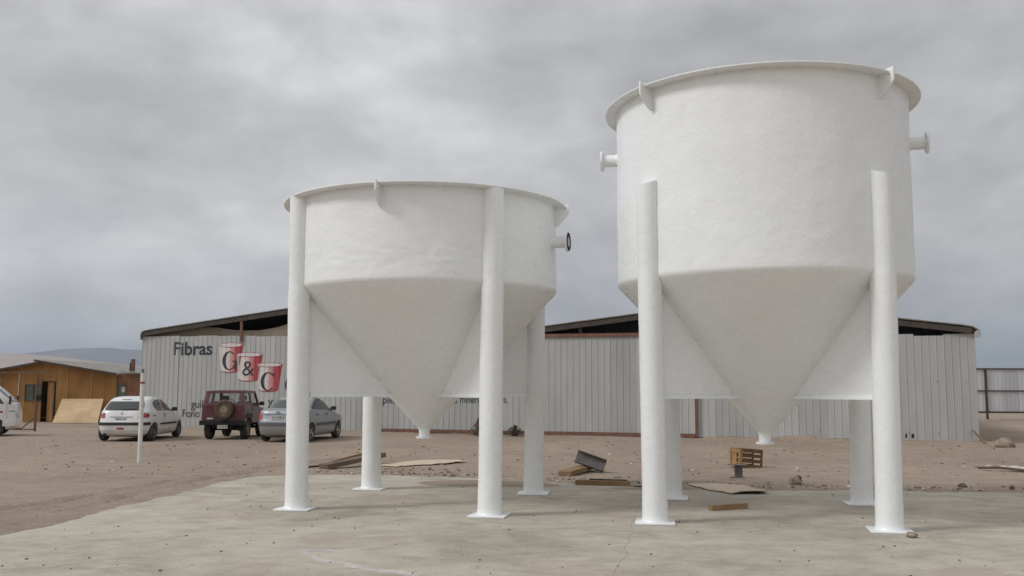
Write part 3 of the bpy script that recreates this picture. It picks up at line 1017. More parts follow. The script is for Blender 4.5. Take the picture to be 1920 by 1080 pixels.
word('lettering', 'y', 6.24, 1.02, 0.24, 0.26, ref='x')
word('lettering', 'Fono', 2.17, 0.50, 0.84, 0.32)
word('lettering', 'piez', 11.40, 1.14, 0.60, 0.22, w0=0.042, ref='x')
word('lettering', 'a', 14.38, 1.17, 0.12, 0.22, w0=0.042, ref='x')
word('lettering', 'mineri', 14.62, 1.17, 0.74, 0.22, w0=0.042, ref='x')
word('lettering', 'ros.', 16.06, 1.19, 0.46, 0.2, w0=0.042, ref='x')

# ------------------------------------------------------------------ shack
sk = empty('timber_shack', (-23.5, 48.0, 0), 0)
tag(sk, 'low ochre plywood shack with open doorway and grey sheet roof, left of the warehouse', 'shack')
# front wall as single boards (local x: -3.6 .. 3.72)
def gable_z(x):
    return 3.02 - 0.165 * abs(x) if x > 0 else 3.02 - 0.20 * abs(x)
bxs = [-3.6, -2.4, -1.75, -0.86]
for a, b in ((-3.6, -2.38), (-2.37, -1.16), (-1.15, -0.85)):
    MB().prism([(a, 0), (b, 0), (b, gable_z(b) - 0.04), (a, gable_z(a) - 0.04)], (0, 0, 0), (1, 0, 0), (0, 0, 1), (0, 0.06, 0)).build('wall_board', M['shackwood'], sk)
MB().prism([(-0.84, 0), (-0.01, 0), (-0.01, 1.03), (-0.84, 1.03)], (0, 0, 0), (1, 0, 0), (0, 0, 1), (0, 0.06, 0)).build('wall_board', M['shackwood'], sk)
MB().prism([(-0.84, 1.86), (-0.01, 1.86), (-0.01, gable_z(0) - 0.05), (-0.84, gable_z(-.84) - 0.04)], (0, 0, 0), (1, 0, 0), (0, 0, 1), (0, 0.06, 0)).build('wall_board', M['shackwood'], sk)
MB().prism([(0.0, 2.02), (0.70, 2.02), (0.70, gable_z(.7) - 0.04), (0.0, gable_z(0) - 0.05)], (0, 0, 0), (1, 0, 0), (0, 0, 1), (0, 0.06, 0)).build('wall_board', M['shackwood'], sk)
for a, b in ((0.71, 1.28), (1.29, 2.48), (2.49, 3.72)):
    MB().prism([(a, 0), (b, 0), (b, gable_z(b) - 0.04), (a, gable_z(a) - 0.04)], (0, 0, 0), (1, 0, 0), (0, 0, 1), (0, 0.06, 0)).build('wall_board', M['shackwood'], sk)
for q in (1.285, 2.485):
    MB().box((q, -0.012, 1.25), (0.05, 0.02, 2.4)).build('batten', M['doorwood'], sk)
# doorway: dark room behind, leaf opened inward-right
MB().box((0.62, -0.02, 1.0), (0.06, 0.09, 2.0)).build('door_jamb', M['timber2'], sk)
dl = MB().box((0.40, 0.16, 1.0), (0.42, 0.04, 1.96), Matrix.Rotation(R(-20), 3, 'Z')).build('door', M['doorwood'], sk)
MB().tube((0.24, 0.12, 1.0), (0.24, 0.18, 1.0), 0.025, 0.025, 8).build('handle', M['steel'], dl)
# window with bars
MB().box((-0.42, 0.05, 1.445), (0.80, 0.02, 0.80)).build('window_pane', M['shackglass'], sk)
wf = MB()
for q in (-0.83, -0.42, -0.02): wf.box((q, -0.005, 1.445), (0.035, 0.05, 0.83))
for q in (1.04, 1.45, 1.85): wf.box((-0.42, -0.008, q), (0.84, 0.045, 0.035))
wfo = wf.build('window_frame', M['timber2'], sk)
bb = MB()
for i in range(7): bb.tube((-0.74 + i * 0.11, -0.03, 1.05), (-0.74 + i * 0.11, -0.03, 1.84), 0.007, 0.007, 6)
bb.build('window_bars', M['steel'], wfo)
# side, back
MB().box((3.69, 5.0, 1.18), (0.06, 9.8, 2.36)).build('side_wall', M['shackwood'], sk)
MB().box((-3.57, 5.0, 1.1), (0.06, 9.8, 2.2)).build('side_wall', M['shackwood'], sk)
MB().box((0.06, 10.0, 1.1), (7.2, 0.06, 2.2)).build('back_wall', M['shackwood'], sk)
# roof sheets
def roof_sheet(x0, z0, x1, z1, y0, y1, n, name, parent, ridge_h=0.02):
    """corrugations run down the slope; sheets side by side along y"""
    w = (y1 - y0) / n
    for i in range(n):
        vs, fs = [], []
        m_ = 12
        for j in range(m_ + 1):
            y = y0 + w * i + (w + 0.02) * j / m_
            dz = ridge_h * math.sin(j / m_ * 6 * math.pi)
            vs += [(x0, y, z0 + dz), (x1, y, z1 + dz), (x1, y, z1 + dz - 0.012), (x0, y, z0 + dz - 0.012)]
        for j in range(m_):
            a = 4 * j
            fs += [(a, a + 4, a + 5, a + 1), (a + 2, a + 6, a + 7, a + 3), (a + 1, a + 5, a + 6, a + 2), (a, a + 3, a + 7, a + 4)]
        fs += [(0, 1, 2, 3), (4 * m_, 4 * m_ + 3, 4 * m_ + 2, 4 * m_ + 1)]
        MB().add(vs, fs).build(name, M['roofsheet'], parent, 60)
roof_sheet(-0.30, 3.11, 3.86, 2.44, -0.35, 10.1, 11, 'roof_sheet', sk)
roof_sheet(-4.0, 2.26, -0.1, 2.98, -0.45, 10.1, 11, 'roof_sheet', sk)
MB().bar((-0.30, -0.37, 3.05), (3.86, -0.37, 2.38), 0.03, 0.09).build('barge_board', M['darkbeam'], sk)
MB().bar((-4.0, -0.47, 2.20), (0.0, -0.47, 2.95), 0.03, 0.10).build('barge_board', M['darkbeam'], sk)
MB().bar((-4.0, -0.55, 2.43), (0.6, -0.55, 2.45), 0.06, 0.07).build('porch_beam', M['timber2'], sk)
MB().tube((-1.72, -0.5, 0), (-1.72, -0.5, 2.42), 0.03, 0.03, 8).build('porch_post', M['rustpost'], sk)
MB().tube((-1.15, -0.06, 1.1), (-1.12, -0.06, 2.4), 0.022, 0.022, 8).build('conduit', M['whitepaint'], sk)
MB().tube((-2.1, 3, 2.5), (-2.1, 3, 3.0), 0.05, 0.05, 10).build('vent_pipe', M['darkbeam'], sk)
# annex
MB().prism([(0, 0), (0.45, 0), (0.45, 1.12), (0, 1.12)], (3.75, 0.03, 0), (1, 0, 0), (0, 0, 1), (0, 0.05, 0)).build('annex_board', M['annexwood'], sk)
for (a, b, c, d) in ((4.21, 5.6, 0, 1.12), (3.75, 4.20, 1.87, 2.40), (4.21, 5.6, 1.13, 2.40)):
    MB().prism([(a, c), (b, c), (b, d), (a, d)], (0, 0.03, 0), (1, 0, 0), (0, 0, 1), (0, 0.05, 0)).build('annex_board', M['annexwood'], sk)
MB().box((3.98, 0.09, 1.49), (0.46, 0.02, 0.74)).build('window_pane', M['shackglass'], sk)
MB().box((4.05, 0.068, 1.62), (0.16, 0.004, 0.26)).build('window_notice', M['plate'], sk)
awf = MB()
for q in (3.765, 4.195): awf.box((q, 0.015, 1.49), (0.04, 0.04, 0.80))
for q in (1.12, 1.87): awf.box((3.98, 0.017, q), (0.47, 0.036, 0.04))
awf.build('window_frame', M['timber2'], sk)
roof_sheet(3.88, 2.53, 5.9, 2.38, -0.15, 8.0, 7, 'annex_roof_sheet', sk)
ch = MB().box((3.72, 2.0, 2.7), (0.16, 0.16, 1.0)).build('chimney', M['rustpost'], sk)
MB().tube((3.55, 2.1, 2.4), (3.55, 2.1, 3.0), 0.05, 0.05, 10).build('flue_pipe', M['darkbeam'], sk)

# leaning plywood sheet
pw = MB()
p_bl, p_br, p_tr, p_tl = Vector((-22.2, 46.55, 0.01)), Vector((-20.05, 46.65, 0.01)), Vector((-20.3, 47.78, 1.16)), Vector((-22.35, 47.78, 1.16))
nn = (p_br - p_bl).cross(p_tl - p_bl).normalized() * -0.02
pw.add([p_bl, p_br, p_tr, p_tl, p_bl + nn, p_br + nn, p_tr + nn, p_tl + nn], [(0, 1, 2, 3), (7, 6, 5, 4), (0, 4, 5, 1), (1, 5, 6, 2), (2, 6, 7, 3), (3, 7, 4, 0)])
o = pw.build('plywood_sheet', M['plywood'])
tag(o, 'pale raw plywood sheet leaning against the ochre shack', 'plywood')
nm = MB()
ux = (p_br - p_bl); uy = (p_tl - p_bl)
for col in (0.14, 0.33, 0.48, 0.70, 0.86):
    for i in range(9):
        if random.random() < 0.75:
            c = p_bl + ux * (col + 0.03 * random.random()) + uy * (0.06 + i * 0.105) - nn.normalized() * 0.004
            t = ux.normalized() * random.uniform(0.012, 0.04); s_ = uy.normalized() * random.uniform(0.010, 0.03)
            nm.add([c - t - s_, c + t - s_, c + t + s_, c - t + s_], [(0, 1, 2, 3)])
nm.build('knot_marks', M['timber2'], o)

# ------------------------------------------------------------------ vehicles
class Shape:
    """car body described by plan outlines (superellipses) stacked in z; +y is forward"""
    def __init__(s, rows):
        s.z = [r[0] for r in rows]; s.rows = np.array(rows, float)

    def at(s, z):
        return [float(np.interp(z, s.z, s.rows[:, i])) for i in (1, 2, 3, 4)]

    def x_at(s, y, z, eps=0.0):
        yr, yf, w, n = s.at(z)
        a = (yf - yr) / 2 + eps; c = (yf + yr) / 2
        t = min(0.999, abs((y - c) / a))
        return (w + eps) * (1 - t ** n) ** (1 / n)

    def y_at(s, x, z, rear=True, eps=0.0):
        yr, yf, w, n = s.at(z)
        a = (yf - yr) / 2 + eps; c = (yf + yr) / 2
        t = min(0.999, abs(x / (w + eps)))
        q = a * (1 - t ** n) ** (1 / n)
        return c - q if rear else c + q

    def body(s, name, mat, parent, wells, nseg=72, sub=4):
        zs = []
        for a, b in zip(s.z[:-1], s.z[1:]):
            for j in range(sub):
                zs.append(a + (b - a) * j / sub)
        zs.append(s.z[-1])
        vs, fs = [], []
        for z in zs:
            yr, yf, w, n = s.at(z)
            a = (yf - yr) / 2; c = (yf + yr) / 2
            for i in range(nseg):
                t = 2 * math.pi * (i + 0.5) / nseg
                ct, st = math.cos(t), math.sin(t)
                vs.append((w * math.copysign(abs(st) ** (2 / n), st), c + a * math.copysign(abs(ct) ** (2 / n), ct), z))
        for j in range(len(zs) - 1):
            for i in range(nseg):
                fs.append((j * nseg + i, (j + 1) * nseg + i, (j + 1) * nseg + (i + 1) % nseg, j * nseg + (i + 1) % nseg))
        fs.append(tuple(range(nseg)))
        fs.append(tuple(range(len(zs) * nseg - 1, (len(zs) - 1) * nseg - 1, -1)))
        o = MB().add(vs, fs).build(name, mat, None)
        if wells:
            cut = MB()
            for (y, r) in wells:
                for sx in (-1, 1):
                    cut.tube((sx * 0.48, y, r * 0.92), (sx * 1.2, y, r * 0.92), r + 0.045, r + 0.045, 32)
            co = cut.build('cut', mat)
            md = o.modifiers.new('b', 'BOOLEAN'); md.operation = 'DIFFERENCE'; md.solver = 'EXACT'; md.object = co
            dg = bpy.context.evaluated_depsgraph_get(); dg.update()
            nm_ = bpy.data.meshes.new_from_object(o.evaluated_get(dg))
            o.modifiers.clear(); o.data = nm_
            bpy.data.objects.remove(co)
        o.data.polygons.foreach_set('use_smooth', [True] * len(o.data.polygons))
        o.data.set_sharp_from_angle(angle=R(38))
        o.parent = parent
        return o

    def patch(s, name, poly, mat, parent, face='side', sgn=1, eps=0.006, step=0.07, hollow=None):
        """poly in (y,z) for face='side', in (x,z) for 'rear' / 'front'"""
        bm = bmesh.new()
        es = []
        for loop in [poly] + ([hollow] if hollow else []):
            vs = [bm.verts.new((p[0], p[1], 0)) for p in loop]
            es += [bm.edges.new((vs[i], vs[(i + 1) % len(vs)])) for i in range(len(vs))]
        bmesh.ops.triangle_fill(bm, use_beauty=True, edges=es)
        for ax in (0, 1):
            lo = min(p[ax] for p in poly); hi = max(p[ax] for p in poly)
            st = step if ax == 0 else step * 0.6
            n = int((hi - lo) / st)
            for i in range(1, n + 1):
                co = [0, 0, 0]; no = [0, 0, 0]
                co[ax] = lo + i * (hi - lo) / (n + 1); no[ax] = 1
                bmesh.ops.bisect_plane(bm, geom=list(bm.verts) + list(bm.edges) + list(bm.faces), plane_co=co, plane_no=no)
        for v in bm.verts:
            a, z = v.co.x, v.co.y
            if face == 'side': v.co = (sgn * s.x_at(a, z, eps), a, z)
            elif face == 'rear': v.co = (a, s.y_at(a, z, True, eps), z)
            else: v.co = (a, s.y_at(a, z, False, eps), z)
        bm.normal_update()
        ref = {'side': Vector((sgn, 0, 0)), 'rear': Vector((0, -1, 0)), 'front': Vector((0, 1, 0))}[face]
        for f in bm.faces:
            if f.normal.dot(ref) < 0: f.normal_flip()
        me = bpy.data.meshes.new(name); bm.to_mesh(me); bm.free()
        return link(name, me, mat, parent, 180)

    def band(s, name, z0, z1, ymax, mat, parent, eps=0.02, front=False):
        """wrap-round strip at the tail (or nose), with a lip"""
        n = 60
        vs, fs = [], []
        lv = [(z0, 0.0), (z0 + 0.008, eps), ((z0 + z1) / 2, eps * 1.1), (z1 - 0.008, eps), (z1, 0.0)]
        for z, e2 in lv:
            yr, yf, w, nn_ = s.at(z)
            a = (yf - yr) / 2 + e2; c = (yf + yr) / 2; w += e2
            for i in range(n + 1):
                # sweep from left side round the tail to the right side
                if front:
                    t0 = math.acos(max(-1, min(1, math.copysign(abs((ymax - c) / a) ** (nn_ / 2), ymax - c))))
                    t = -t0 + 2 * t0 * i / n
                else:
                    t0 = math.acos(max(-1, min(1, math.copysign(abs((ymax - c) / a) ** (nn_ / 2), ymax - c))))
                    t = t0 + (2 * math.pi - 2 * t0) * i / n
                ct, st = math.cos(t), math.sin(t)
                vs.append((w * math.copysign(abs(st) ** (2 / nn_), st), c + a * math.copysign(abs(ct) ** (2 / nn_), ct), z))
        for j in range(len(lv) - 1):
            for i in range(n):
                fs.append((j * (n + 1) + i, j * (n + 1) + i + 1, (j + 1) * (n + 1) + i + 1, (j + 1) * (n + 1) + i))
        return MB().add(vs, fs).build(name, mat, parent, 50)


def wheel(parent, x, y, r, w, rim_mat, style, sgn):
    """axis along x; sgn = outward side"""
    m = Matrix.Translation((x, y, r)) @ Matrix.Rotation(math.pi / 2 * sgn, 4, 'Y')
    k = r
    prof = [(0.60 * k, -w / 2), (0.66 * k, -w / 2 - 0.004), (0.86 * k, -w / 2 - 0.008), (0.955 * k, -w / 2 + 0.012), (0.985 * k, -w / 2 + 0.03), (0.998 * k, -w / 5), (0.985 * k, -w / 6), (0.985 * k, -w / 9), (1.0 * k, -w / 12), (1.0 * k, w / 12), (0.985 * k, w / 9), (0.985 * k, w / 6), (0.998 * k, w / 5), (0.985 * k, w / 2 - 0.03), (0.955 * k, w / 2 - 0.012), (0.86 * k, w / 2 + 0.008), (0.66 * k, w / 2 + 0.004), (0.60 * k, w / 2)]
    ty = MB().lathe(prof, 40, m).build('wheel', M['tyre'], parent, 35)
    rp = [(0.63 * k, w / 2 - 0.002), (0.60 * k, w / 2 - 0.004), (0.57 * k, w / 2 - 0.03), (0.40 * k, w / 2 - 0.022), (0.22 * k, w / 2 - 0.012), (0.16 * k, w / 2 - 0.004), (0.0005, w / 2 - 0.002)]
    rm = MB().lathe(rp, 36, m).build('rim', rim_mat, ty, 40)
    hb = MB()
    if style == 'holes':
        for i in range(10):
            t = 2 * math.pi * i / 10
            c = m @ Vector((0.43 * k * math.cos(t), 0.43 * k * math.sin(t), w / 2 - 0.024))
            d = (m.to_3x3() @ Vector((0, 0, 1)))
            hb.tube(c - d * 0.01, c + d * 0.007, 0.062 * k, 0.062 * k, 10)
    else:
        ns = 5 if style == 'five' else 7
        for i in range(ns):
            t = 2 * math.pi * (i + 0.5) / ns
            d = 0.62 * math.pi / ns
            pts = [(0.24, t - d * 0.5), (0.53, t - d * 0.9), (0.55, t), (0.53, t + d * 0.9), (0.24, t + d * 0.5)]
            vs = [m @ Vector((q * k * math.cos(a), q * k * math.sin(a), w / 2 - 0.008 - 0.010 * (q > 0.3))) for q, a in pts]
            hb.add(vs, [(0, 1, 2, 3, 4)])
    hb.build('rim_openings', M['underbody'], ty)
    return ty


def plate_text(txt, parent, c, wd, ht, ydir=-1):
    cu = bpy.data.curves.new('t', 'FONT'); cu.body = txt; cu.size = 1.0; cu.resolution_u = 2; cu.offset = 0.01
    ob = bpy.data.objects.new('t', cu); COL.objects.link(ob)
    me = bpy.data.meshes.new_from_object(ob.evaluated_get(bpy.context.evaluated_depsgraph_get()))
    bpy.data.objects.remove(ob)
    co = np.array([v.co[:] for v in me.vertices]); x0, x1 = co[:, 0].min(), co[:, 0].max(); y0, y1 = co[:, 1].min(), co[:, 1].max()
    for v in me.vertices:
        v.co = (c[0] + ((v.co.x - x0) / (x1 - x0) - 0.5) * wd, c[1], c[2] + ((v.co.y - y0) / (y1 - y0) - 0.5) * ht)
    me.materials.clear()
    return link('plate_characters', me, M['ink'], parent)


def number_plate(parent, c, wd, ht, txt):
    p = MB().box(c, (wd, 0.012, ht)).build('number_plate', M['plate'], parent)
    plate_text(txt, p, (c[0], c[1] - 0.010, c[2]), wd * 0.84, ht * 0.58)
    return p


def mirror(parent, x, y, z, sgn, mat):
    o = MB().prism(rounded([(0, -0.07), (0.17, -0.075), (0.20, 0.0), (0.17, 0.065), (0.03, 0.06)], 0.04, 3), (x, y, z), (sgn, 0, 0), (0, 0, 1), (0, 0.09, 0)).build('wing_mirror', mat, parent, 50)
    return o


# --- white hatchback
hb_ = empty('parked_hatchback', (-12.50, 32.6, 0), R(2.0))
hb_.scale = (1.05, 1.05, 1.0)
tag(hb_, 'small white three-door hatchback parked behind the thin white pole', 'car', 'cars parked by the warehouse')
HS = Shape([(0.17, -1.66, 1.66, 0.72, 5), (0.24, -1.80, 1.80, 0.785, 5), (0.36, -1.88, 1.90, 0.82, 5), (0.50, -1.90, 1.93, 0.83, 5), (0.60, -1.895, 1.92, 0.83, 5), (0.70, -1.865, 1.86, 0.822, 5), (0.80, -1.835, 1.60, 0.808, 5), (0.87, -1.81, 1.25, 0.795, 5), (0.93, -1.785, 0.95, 0.78, 5), (0.97, -1.765, 0.86, 0.765, 4.6), (1.05, -1.70, 0.74, 0.735, 4.4), (1.2, -1.56, 0.48, 0.675, 4.2), (1.31, -1.42, 0.24, 0.622, 4), (1.37, -1.29, 0.06, 0.575, 3.6), (1.41, -1.10, -0.18, 0.50, 3.2), (1.43, -0.85, -0.40, 0.34, 3)])
HS.body('body', M['carwhite'], hb_, [(-1.22, 0.29), (1.22, 0.29)])
HS.patch('rear_window', rounded([(-0.60, 0.985), (0.60, 0.985), (0.53, 1.27), (-0.53, 1.27)], [0.10, 0.10, 0.08, 0.08]), M['glass'], hb_, 'rear')
HS.patch('windscreen', rounded([(-0.63, 1.0), (0.63, 1.0), (0.52, 1.33), (-0.52, 1.33)], 0.06), M['glass'], hb_, 'front')
for sg in (1, -1):
    HS.patch('side_window', rounded([(-0.38, 0.955), (0.62, 0.955), (0.36, 1.20), (0.06, 1.325), (-0.34, 1.33)], [0.03, 0.03, 0.10, 0.10, 0.03]), M['glass'], hb_, 'side', sg)
    HS.patch('quarter_window', rounded([(-0.98, 0.97), (-0.45, 0.955), (-0.41, 1.33), (-0.84, 1.31), (-1.14, 1.19)], [0.10, 0.03, 0.03, 0.08, 0.10]), M['glass'], hb_, 'side', sg)
    HS.patch('door_seam', [(-0.425, 0.30), (-0.415, 0.30), (-0.405, 0.95), (-0.415, 0.95)], M['plastic'], hb_, 'side', sg, 0.004)
    HS.patch('door_seam', [(0.66, 0.30), (0.67, 0.30), (0.68, 0.93), (0.67, 0.93)], M['plastic'], hb_, 'side', sg, 0.004)
    HS.patch('side_moulding', rounded([(-0.78, 0.50), (0.86, 0.50), (0.86, 0.56), (-0.78, 0.56)], 0.02), M['plastic'], hb_, 'side', sg, 0.018)
    HS.patch('door_handle', rounded([(-0.34, 0.795), (-0.24, 0.795), (-0.24, 0.85), (-0.34, 0.85)], 0.02), M['plastic'], hb_, 'side', sg, 0.016)
    HS.patch('side_vent', [(-1.30, 0.80), (-1.12, 0.80), (-1.12, 0.825), (-1.30, 0.825)], M['plastic'], hb_, 'side', sg, 0.006)
    mirror(hb_, sg * 0.70, 0.62, 0.99, sg, M['plastic'])
    pl = [(sg * 0.50, 0.74), (sg * 0.74, 0.76), (sg * 0.745, 0.875), (sg * 0.64, 0.905), (sg * 0.52, 0.86)]
    HS.patch('tail_light', rounded(pl, 0.04), M['taillight'], hb_, 'rear', 1, 0.012)
    HS.patch('tail_light', rounded([(-1.80, 0.76), (-1.58, 0.80), (-1.56, 0.88), (-1.79, 0.90)], 0.03), M['taillight'], hb_, 'side', sg, 0.012)
    HS.patch('headlight', rounded([(sg * 0.42, 0.66), (sg * 0.72, 0.66), (sg * 0.70, 0.76), (sg * 0.46, 0.73)], 0.03), M['lamp'], hb_, 'front', 1, 0.01)
    for y in (-1.22, 1.22):
        wheel(hb_, sg * 0.715, y, 0.29, 0.175, M['hubcap'], 'five', sg)
HS.band('bumper_strip', 0.515, 0.61, -1.52, M['plastic'], hb_)
HS.patch('fog_light', rounded([(-0.12, 0.385), (0.12, 0.385), (0.09, 0.44), (-0.09, 0.44)], 0.02), M['taillight'], hb_, 'rear', 1, 0.006)
HS.patch('brake_light', [(-0.15, 1.315), (0.15, 1.315), (0.145, 1.335), (-0.145, 1.335)], M['plastic'], hb_, 'rear', 1, 0.006)
HS.patch('hatch_grip', [(-0.34, 0.772), (0.34, 0.772), (0.33, 0.79), (-0.33, 0.79)], M['greytrim'], hb_, 'rear', 1, 0.012)
HS.patch('emblem', rounded([(-0.035, 0.86), (0.035, 0.86), (0.03, 0.93), (-0.03, 0.93)], 0.02), M['rim'], hb_, 'rear', 1, 0.012)
wp = MB(); pts = [(-0.02, 1.0), (0.18, 1.03), (0.42, 1.025)]
wp.path([(x, HS.y_at(x, z, True, 0.02), z) for x, z in pts], 0.012, 6); wp.build('wiper', M['plastic'], hb_)
number_plate(hb_, (-0.01, -1.862, 0.70), 0.36, 0.10, 'VB·52·18')
MB().box((0, 0, 0.20), (1.15, 3.3, 0.10)).build('underbody', M['underbody'], hb_)
MB().tube((-0.48, -1.86, 0.235), (-0.48, -1.5, 0.235), 0.03, 0.03, 10).build('exhaust', M['underbody'], hb_)

# --- silver sedan
sd_ = empty('parked_sedan', (-7.06, 32.5, 0), R(-9.5))
tag(sd_, 'silver four-door sedan parked partly behind a leg of the shorter tank', 'car', 'cars parked by the warehouse')
SS = Shape([(0.18, -1.86, 1.88, 0.73, 5), (0.26, -2.02, 2.00, 0.80, 5), (0.40, -2.09, 2.10, 0.83, 5), (0.55, -2.12, 2.13, 0.84, 5), (0.66, -2.11, 2.12, 0.84, 5), (0.74, -2.08, 2.05, 0.835, 5), (0.83, -2.06, 1.78, 0.828, 5), (0.90, -2.05, 1.45, 0.818, 5), (0.96, -2.03, 1.15, 0.805, 4.8), (1.00, -1.98, 1.02, 0.79, 4.6), (1.025, -1.80, 0.97, 0.775, 4.4), (1.05, -1.47, 0.92, 0.76, 4.2), (1.09, -1.38, 0.84, 0.735, 4.2), (1.22, -1.15, 0.60, 0.685, 4), (1.33, -0.94, 0.35, 0.63, 3.8), (1.40, -0.75, 0.12, 0.575, 3.4), (1.44, -0.52, -0.10, 0.49, 3), (1.46, -0.35, -0.22, 0.36, 3)])
SS.body('body', M['carsilver'], sd_, [(-1.25, 0.30), (1.25, 0.30)])
SS.patch('rear_window', rounded([(-0.62, 1.065), (0.62, 1.065), (0.54, 1.35), (-0.54, 1.35)], [0.08, 0.08, 0.08, 0.08]), M['glass'], sd_, 'rear')
SS.patch('windscreen', rounded([(-0.64, 1.05), (0.64, 1.05), (0.53, 1.37), (-0.53, 1.37)], 0.06), M['glass'], sd_, 'front')
for sg in (1, -1):
    SS.patch('front_window', rounded([(-0.02, 1.0), (0.78, 1.0), (0.50, 1.20), (0.22, 1.355), (0.02, 1.365)], [0.02, 0.03, 0.1, 0.08, 0.02]), M['glass'], sd_, 'side', sg)
    SS.patch('rear_door_window', rounded([(-0.82, 1.02), (-0.10, 1.0), (-0.07, 1.365), (-0.42, 1.36), (-0.80, 1.22)], [0.03, 0.02, 0.02, 0.08, 0.05]), M['glass'], sd_, 'side', sg)
    SS.patch('quarter_window', rounded([(-1.10, 1.05), (-0.87, 1.03), (-0.86, 1.19)], 0.02), M['glass'], sd_, 'side', sg)
    for q in (-0.95, -0.06, 0.84):
        SS.patch('door_seam', [(q, 0.30), (q + 0.01, 0.30), (q + 0.01, 0.99), (q, 0.99)], M['plastic'], sd_, 'side', sg, 0.004)
    SS.patch('side_moulding', rounded([(-0.86, 0.50), (0.95, 0.50), (0.95, 0.59), (-0.86, 0.59)], 0.02), M['greytrim'], sd_, 'side', sg, 0.018)
    for q in (-0.85, 0.03):
        SS.patch('door_handle', rounded([(q, 0.83), (q + 0.16, 0.83), (q + 0.16, 0.87), (q, 0.87)], 0.015), M['greytrim'], sd_, 'side', sg, 0.02)
    mirror(sd_, sg * 0.72, 0.68, 1.04, sg, M['plastic'])
    SS.patch('tail_light', rounded([(sg * 0.53, 0.71), (sg * 0.775, 0.72), (sg * 0.77, 0.92), (sg * 0.57, 0.94)], 0.04), M['tailbright'], sd_, 'rear', 1, 0.012)
    SS.patch('reversing_lamp', rounded([(sg * 0.60, 0.77), (sg * 0.68, 0.77), (sg * 0.67, 0.88), (sg * 0.61, 0.88)], 0.02), M['amber'], sd_, 'rear', 1, 0.016)
    SS.patch('tail_light', rounded([(-1.98, 0.74), (-1.78, 0.79), (-1.78, 0.90), (-1.96, 0.93)], 0.03), M['tailbright'], sd_, 'side', sg, 0.012)
    SS.patch('headlight', rounded([(sg * 0.40, 0.68), (sg * 0.74, 0.68), (sg * 0.72, 0.79), (sg * 0.45, 0.76)], 0.03), M['lamp'], sd_, 'front', 1, 0.01)
    for y in (-1.25, 1.25):
        wheel(sd_, sg * 0.73, y, 0.30, 0.18, M['rim'], 'five', sg)
SS.band('bumper_strip', 0.53, 0.63, -1.62, M['greytrim'], sd_)
SS.patch('plate_recess', rounded([(-0.40, 0.70), (0.40, 0.70), (0.43, 0.875), (-0.43, 0.875)], 0.02), M['carsilver'], sd_, 'rear', 1, 0.006)
SS.patch('recess_edge', [(-0.43, 0.872), (0.43, 0.872), (0.43, 0.888), (-0.43, 0.888)], M['greytrim'], sd_, 'rear', 1, 0.02)
em = MB(); em.lathe([(0.045, -0.006), (0.055, -0.006), (0.055, 0.006), (0.045, 0.006)], 24, Matrix.Translation((0, -2.062, 0.945)) @ Matrix.Rotation(math.pi / 2, 4, 'X') @ Matrix.Diagonal((1.3, 0.75, 1, 1)), closed=True)
emo = em.build('emblem', M['greytrim'], sd_)
plate_text('KIA', emo, (0, -2.066, 0.945), 0.08, 0.032)
plate_text('Rio', sd_, (-0.47, -2.064, 0.925), 0.13, 0.035)
number_plate(sd_, (0.0, -2.105, 0.79), 0.38, 0.12, 'KW·39·80')
MB().box((0, 0, 0.20), (1.2, 3.6, 0.10)).build('underbody', M['underbody'], sd_)

# --- maroon 4x4
jp = empty('parked_offroader', (-9.60, 33.55, 0), R(0.8))
jp.scale = (0.93, 1.0, 1.0)
tag(jp, 'boxy maroon off-road car with spare wheel on its tail, between two parked cars', 'car', 'cars parked by the warehouse')
JM = M['carred']
tb = MB()
lower = [(-0.755, 0.52), (0.755, 0.52), (0.77, 0.62), (0.765, 0.95), (0.735, 1.16), (-0.735, 1.16), (-0.765, 0.95), (-0.77, 0.62)]
tb.prism(lower, (0, -1.60, 0), (1, 0, 0), (0, 0, 1), (0, 2.05, 0))
body = tb.build('body', JM, None, bevel=0.018)
cut = MB()
for sx in (-1, 1): cut.tube((sx * 0.42, -1.02, 0.36), (sx * 1.2, -1.02, 0.36), 0.42, 0.42, 28)
co = cut.build('cut', JM)
md = body.modifiers.new('b', 'BOOLEAN'); md.operation = 'DIFFERENCE'; md.solver = 'EXACT'; md.object = co
dg = bpy.context.evaluated_depsgraph_get(); dg.update()
nm_ = bpy.data.meshes.new_from_object(body.evaluated_get(dg)); body.modifiers.clear(); body.data = nm_
bpy.data.objects.remove(co)
body.parent = jp
# bonnet and front wings
MB().prism([(0.44, 0.55), (1.72, 0.55), (1.74, 0.80), (1.68, 1.0), (0.44, 1.10)], (-0.56, 0, 0), (0, 1, 0), (0, 0, 1), (1.12, 0, 0)).build('bonnet', JM, jp, bevel=0.02)
for sg in (1, -1):
    fw = [(0.44, 0.5)] + [(1.08 + 0.40 * math.cos(t), 0.42 + 0.40 * math.sin(t)) for t in [math.pi * (0.95 - 0.9 * i / 12) for i in range(13)]] + [(1.62, 0.5), (1.66, 0.84), (1.55, 0.90), (0.44, 0.93)]
    MB().prism(fw, (sg * 0.55, 0, 0), (0, 1, 0), (0, 0, 1), (sg * 0.22, 0, 0)).build('front_wing', JM, jp)
    MB().tube((sg * 0.62, 1.72, 0.78), (sg * 0.62, 1.76, 0.78), 0.085, 0.085, 20).build('headlight', M['lamp'], jp)
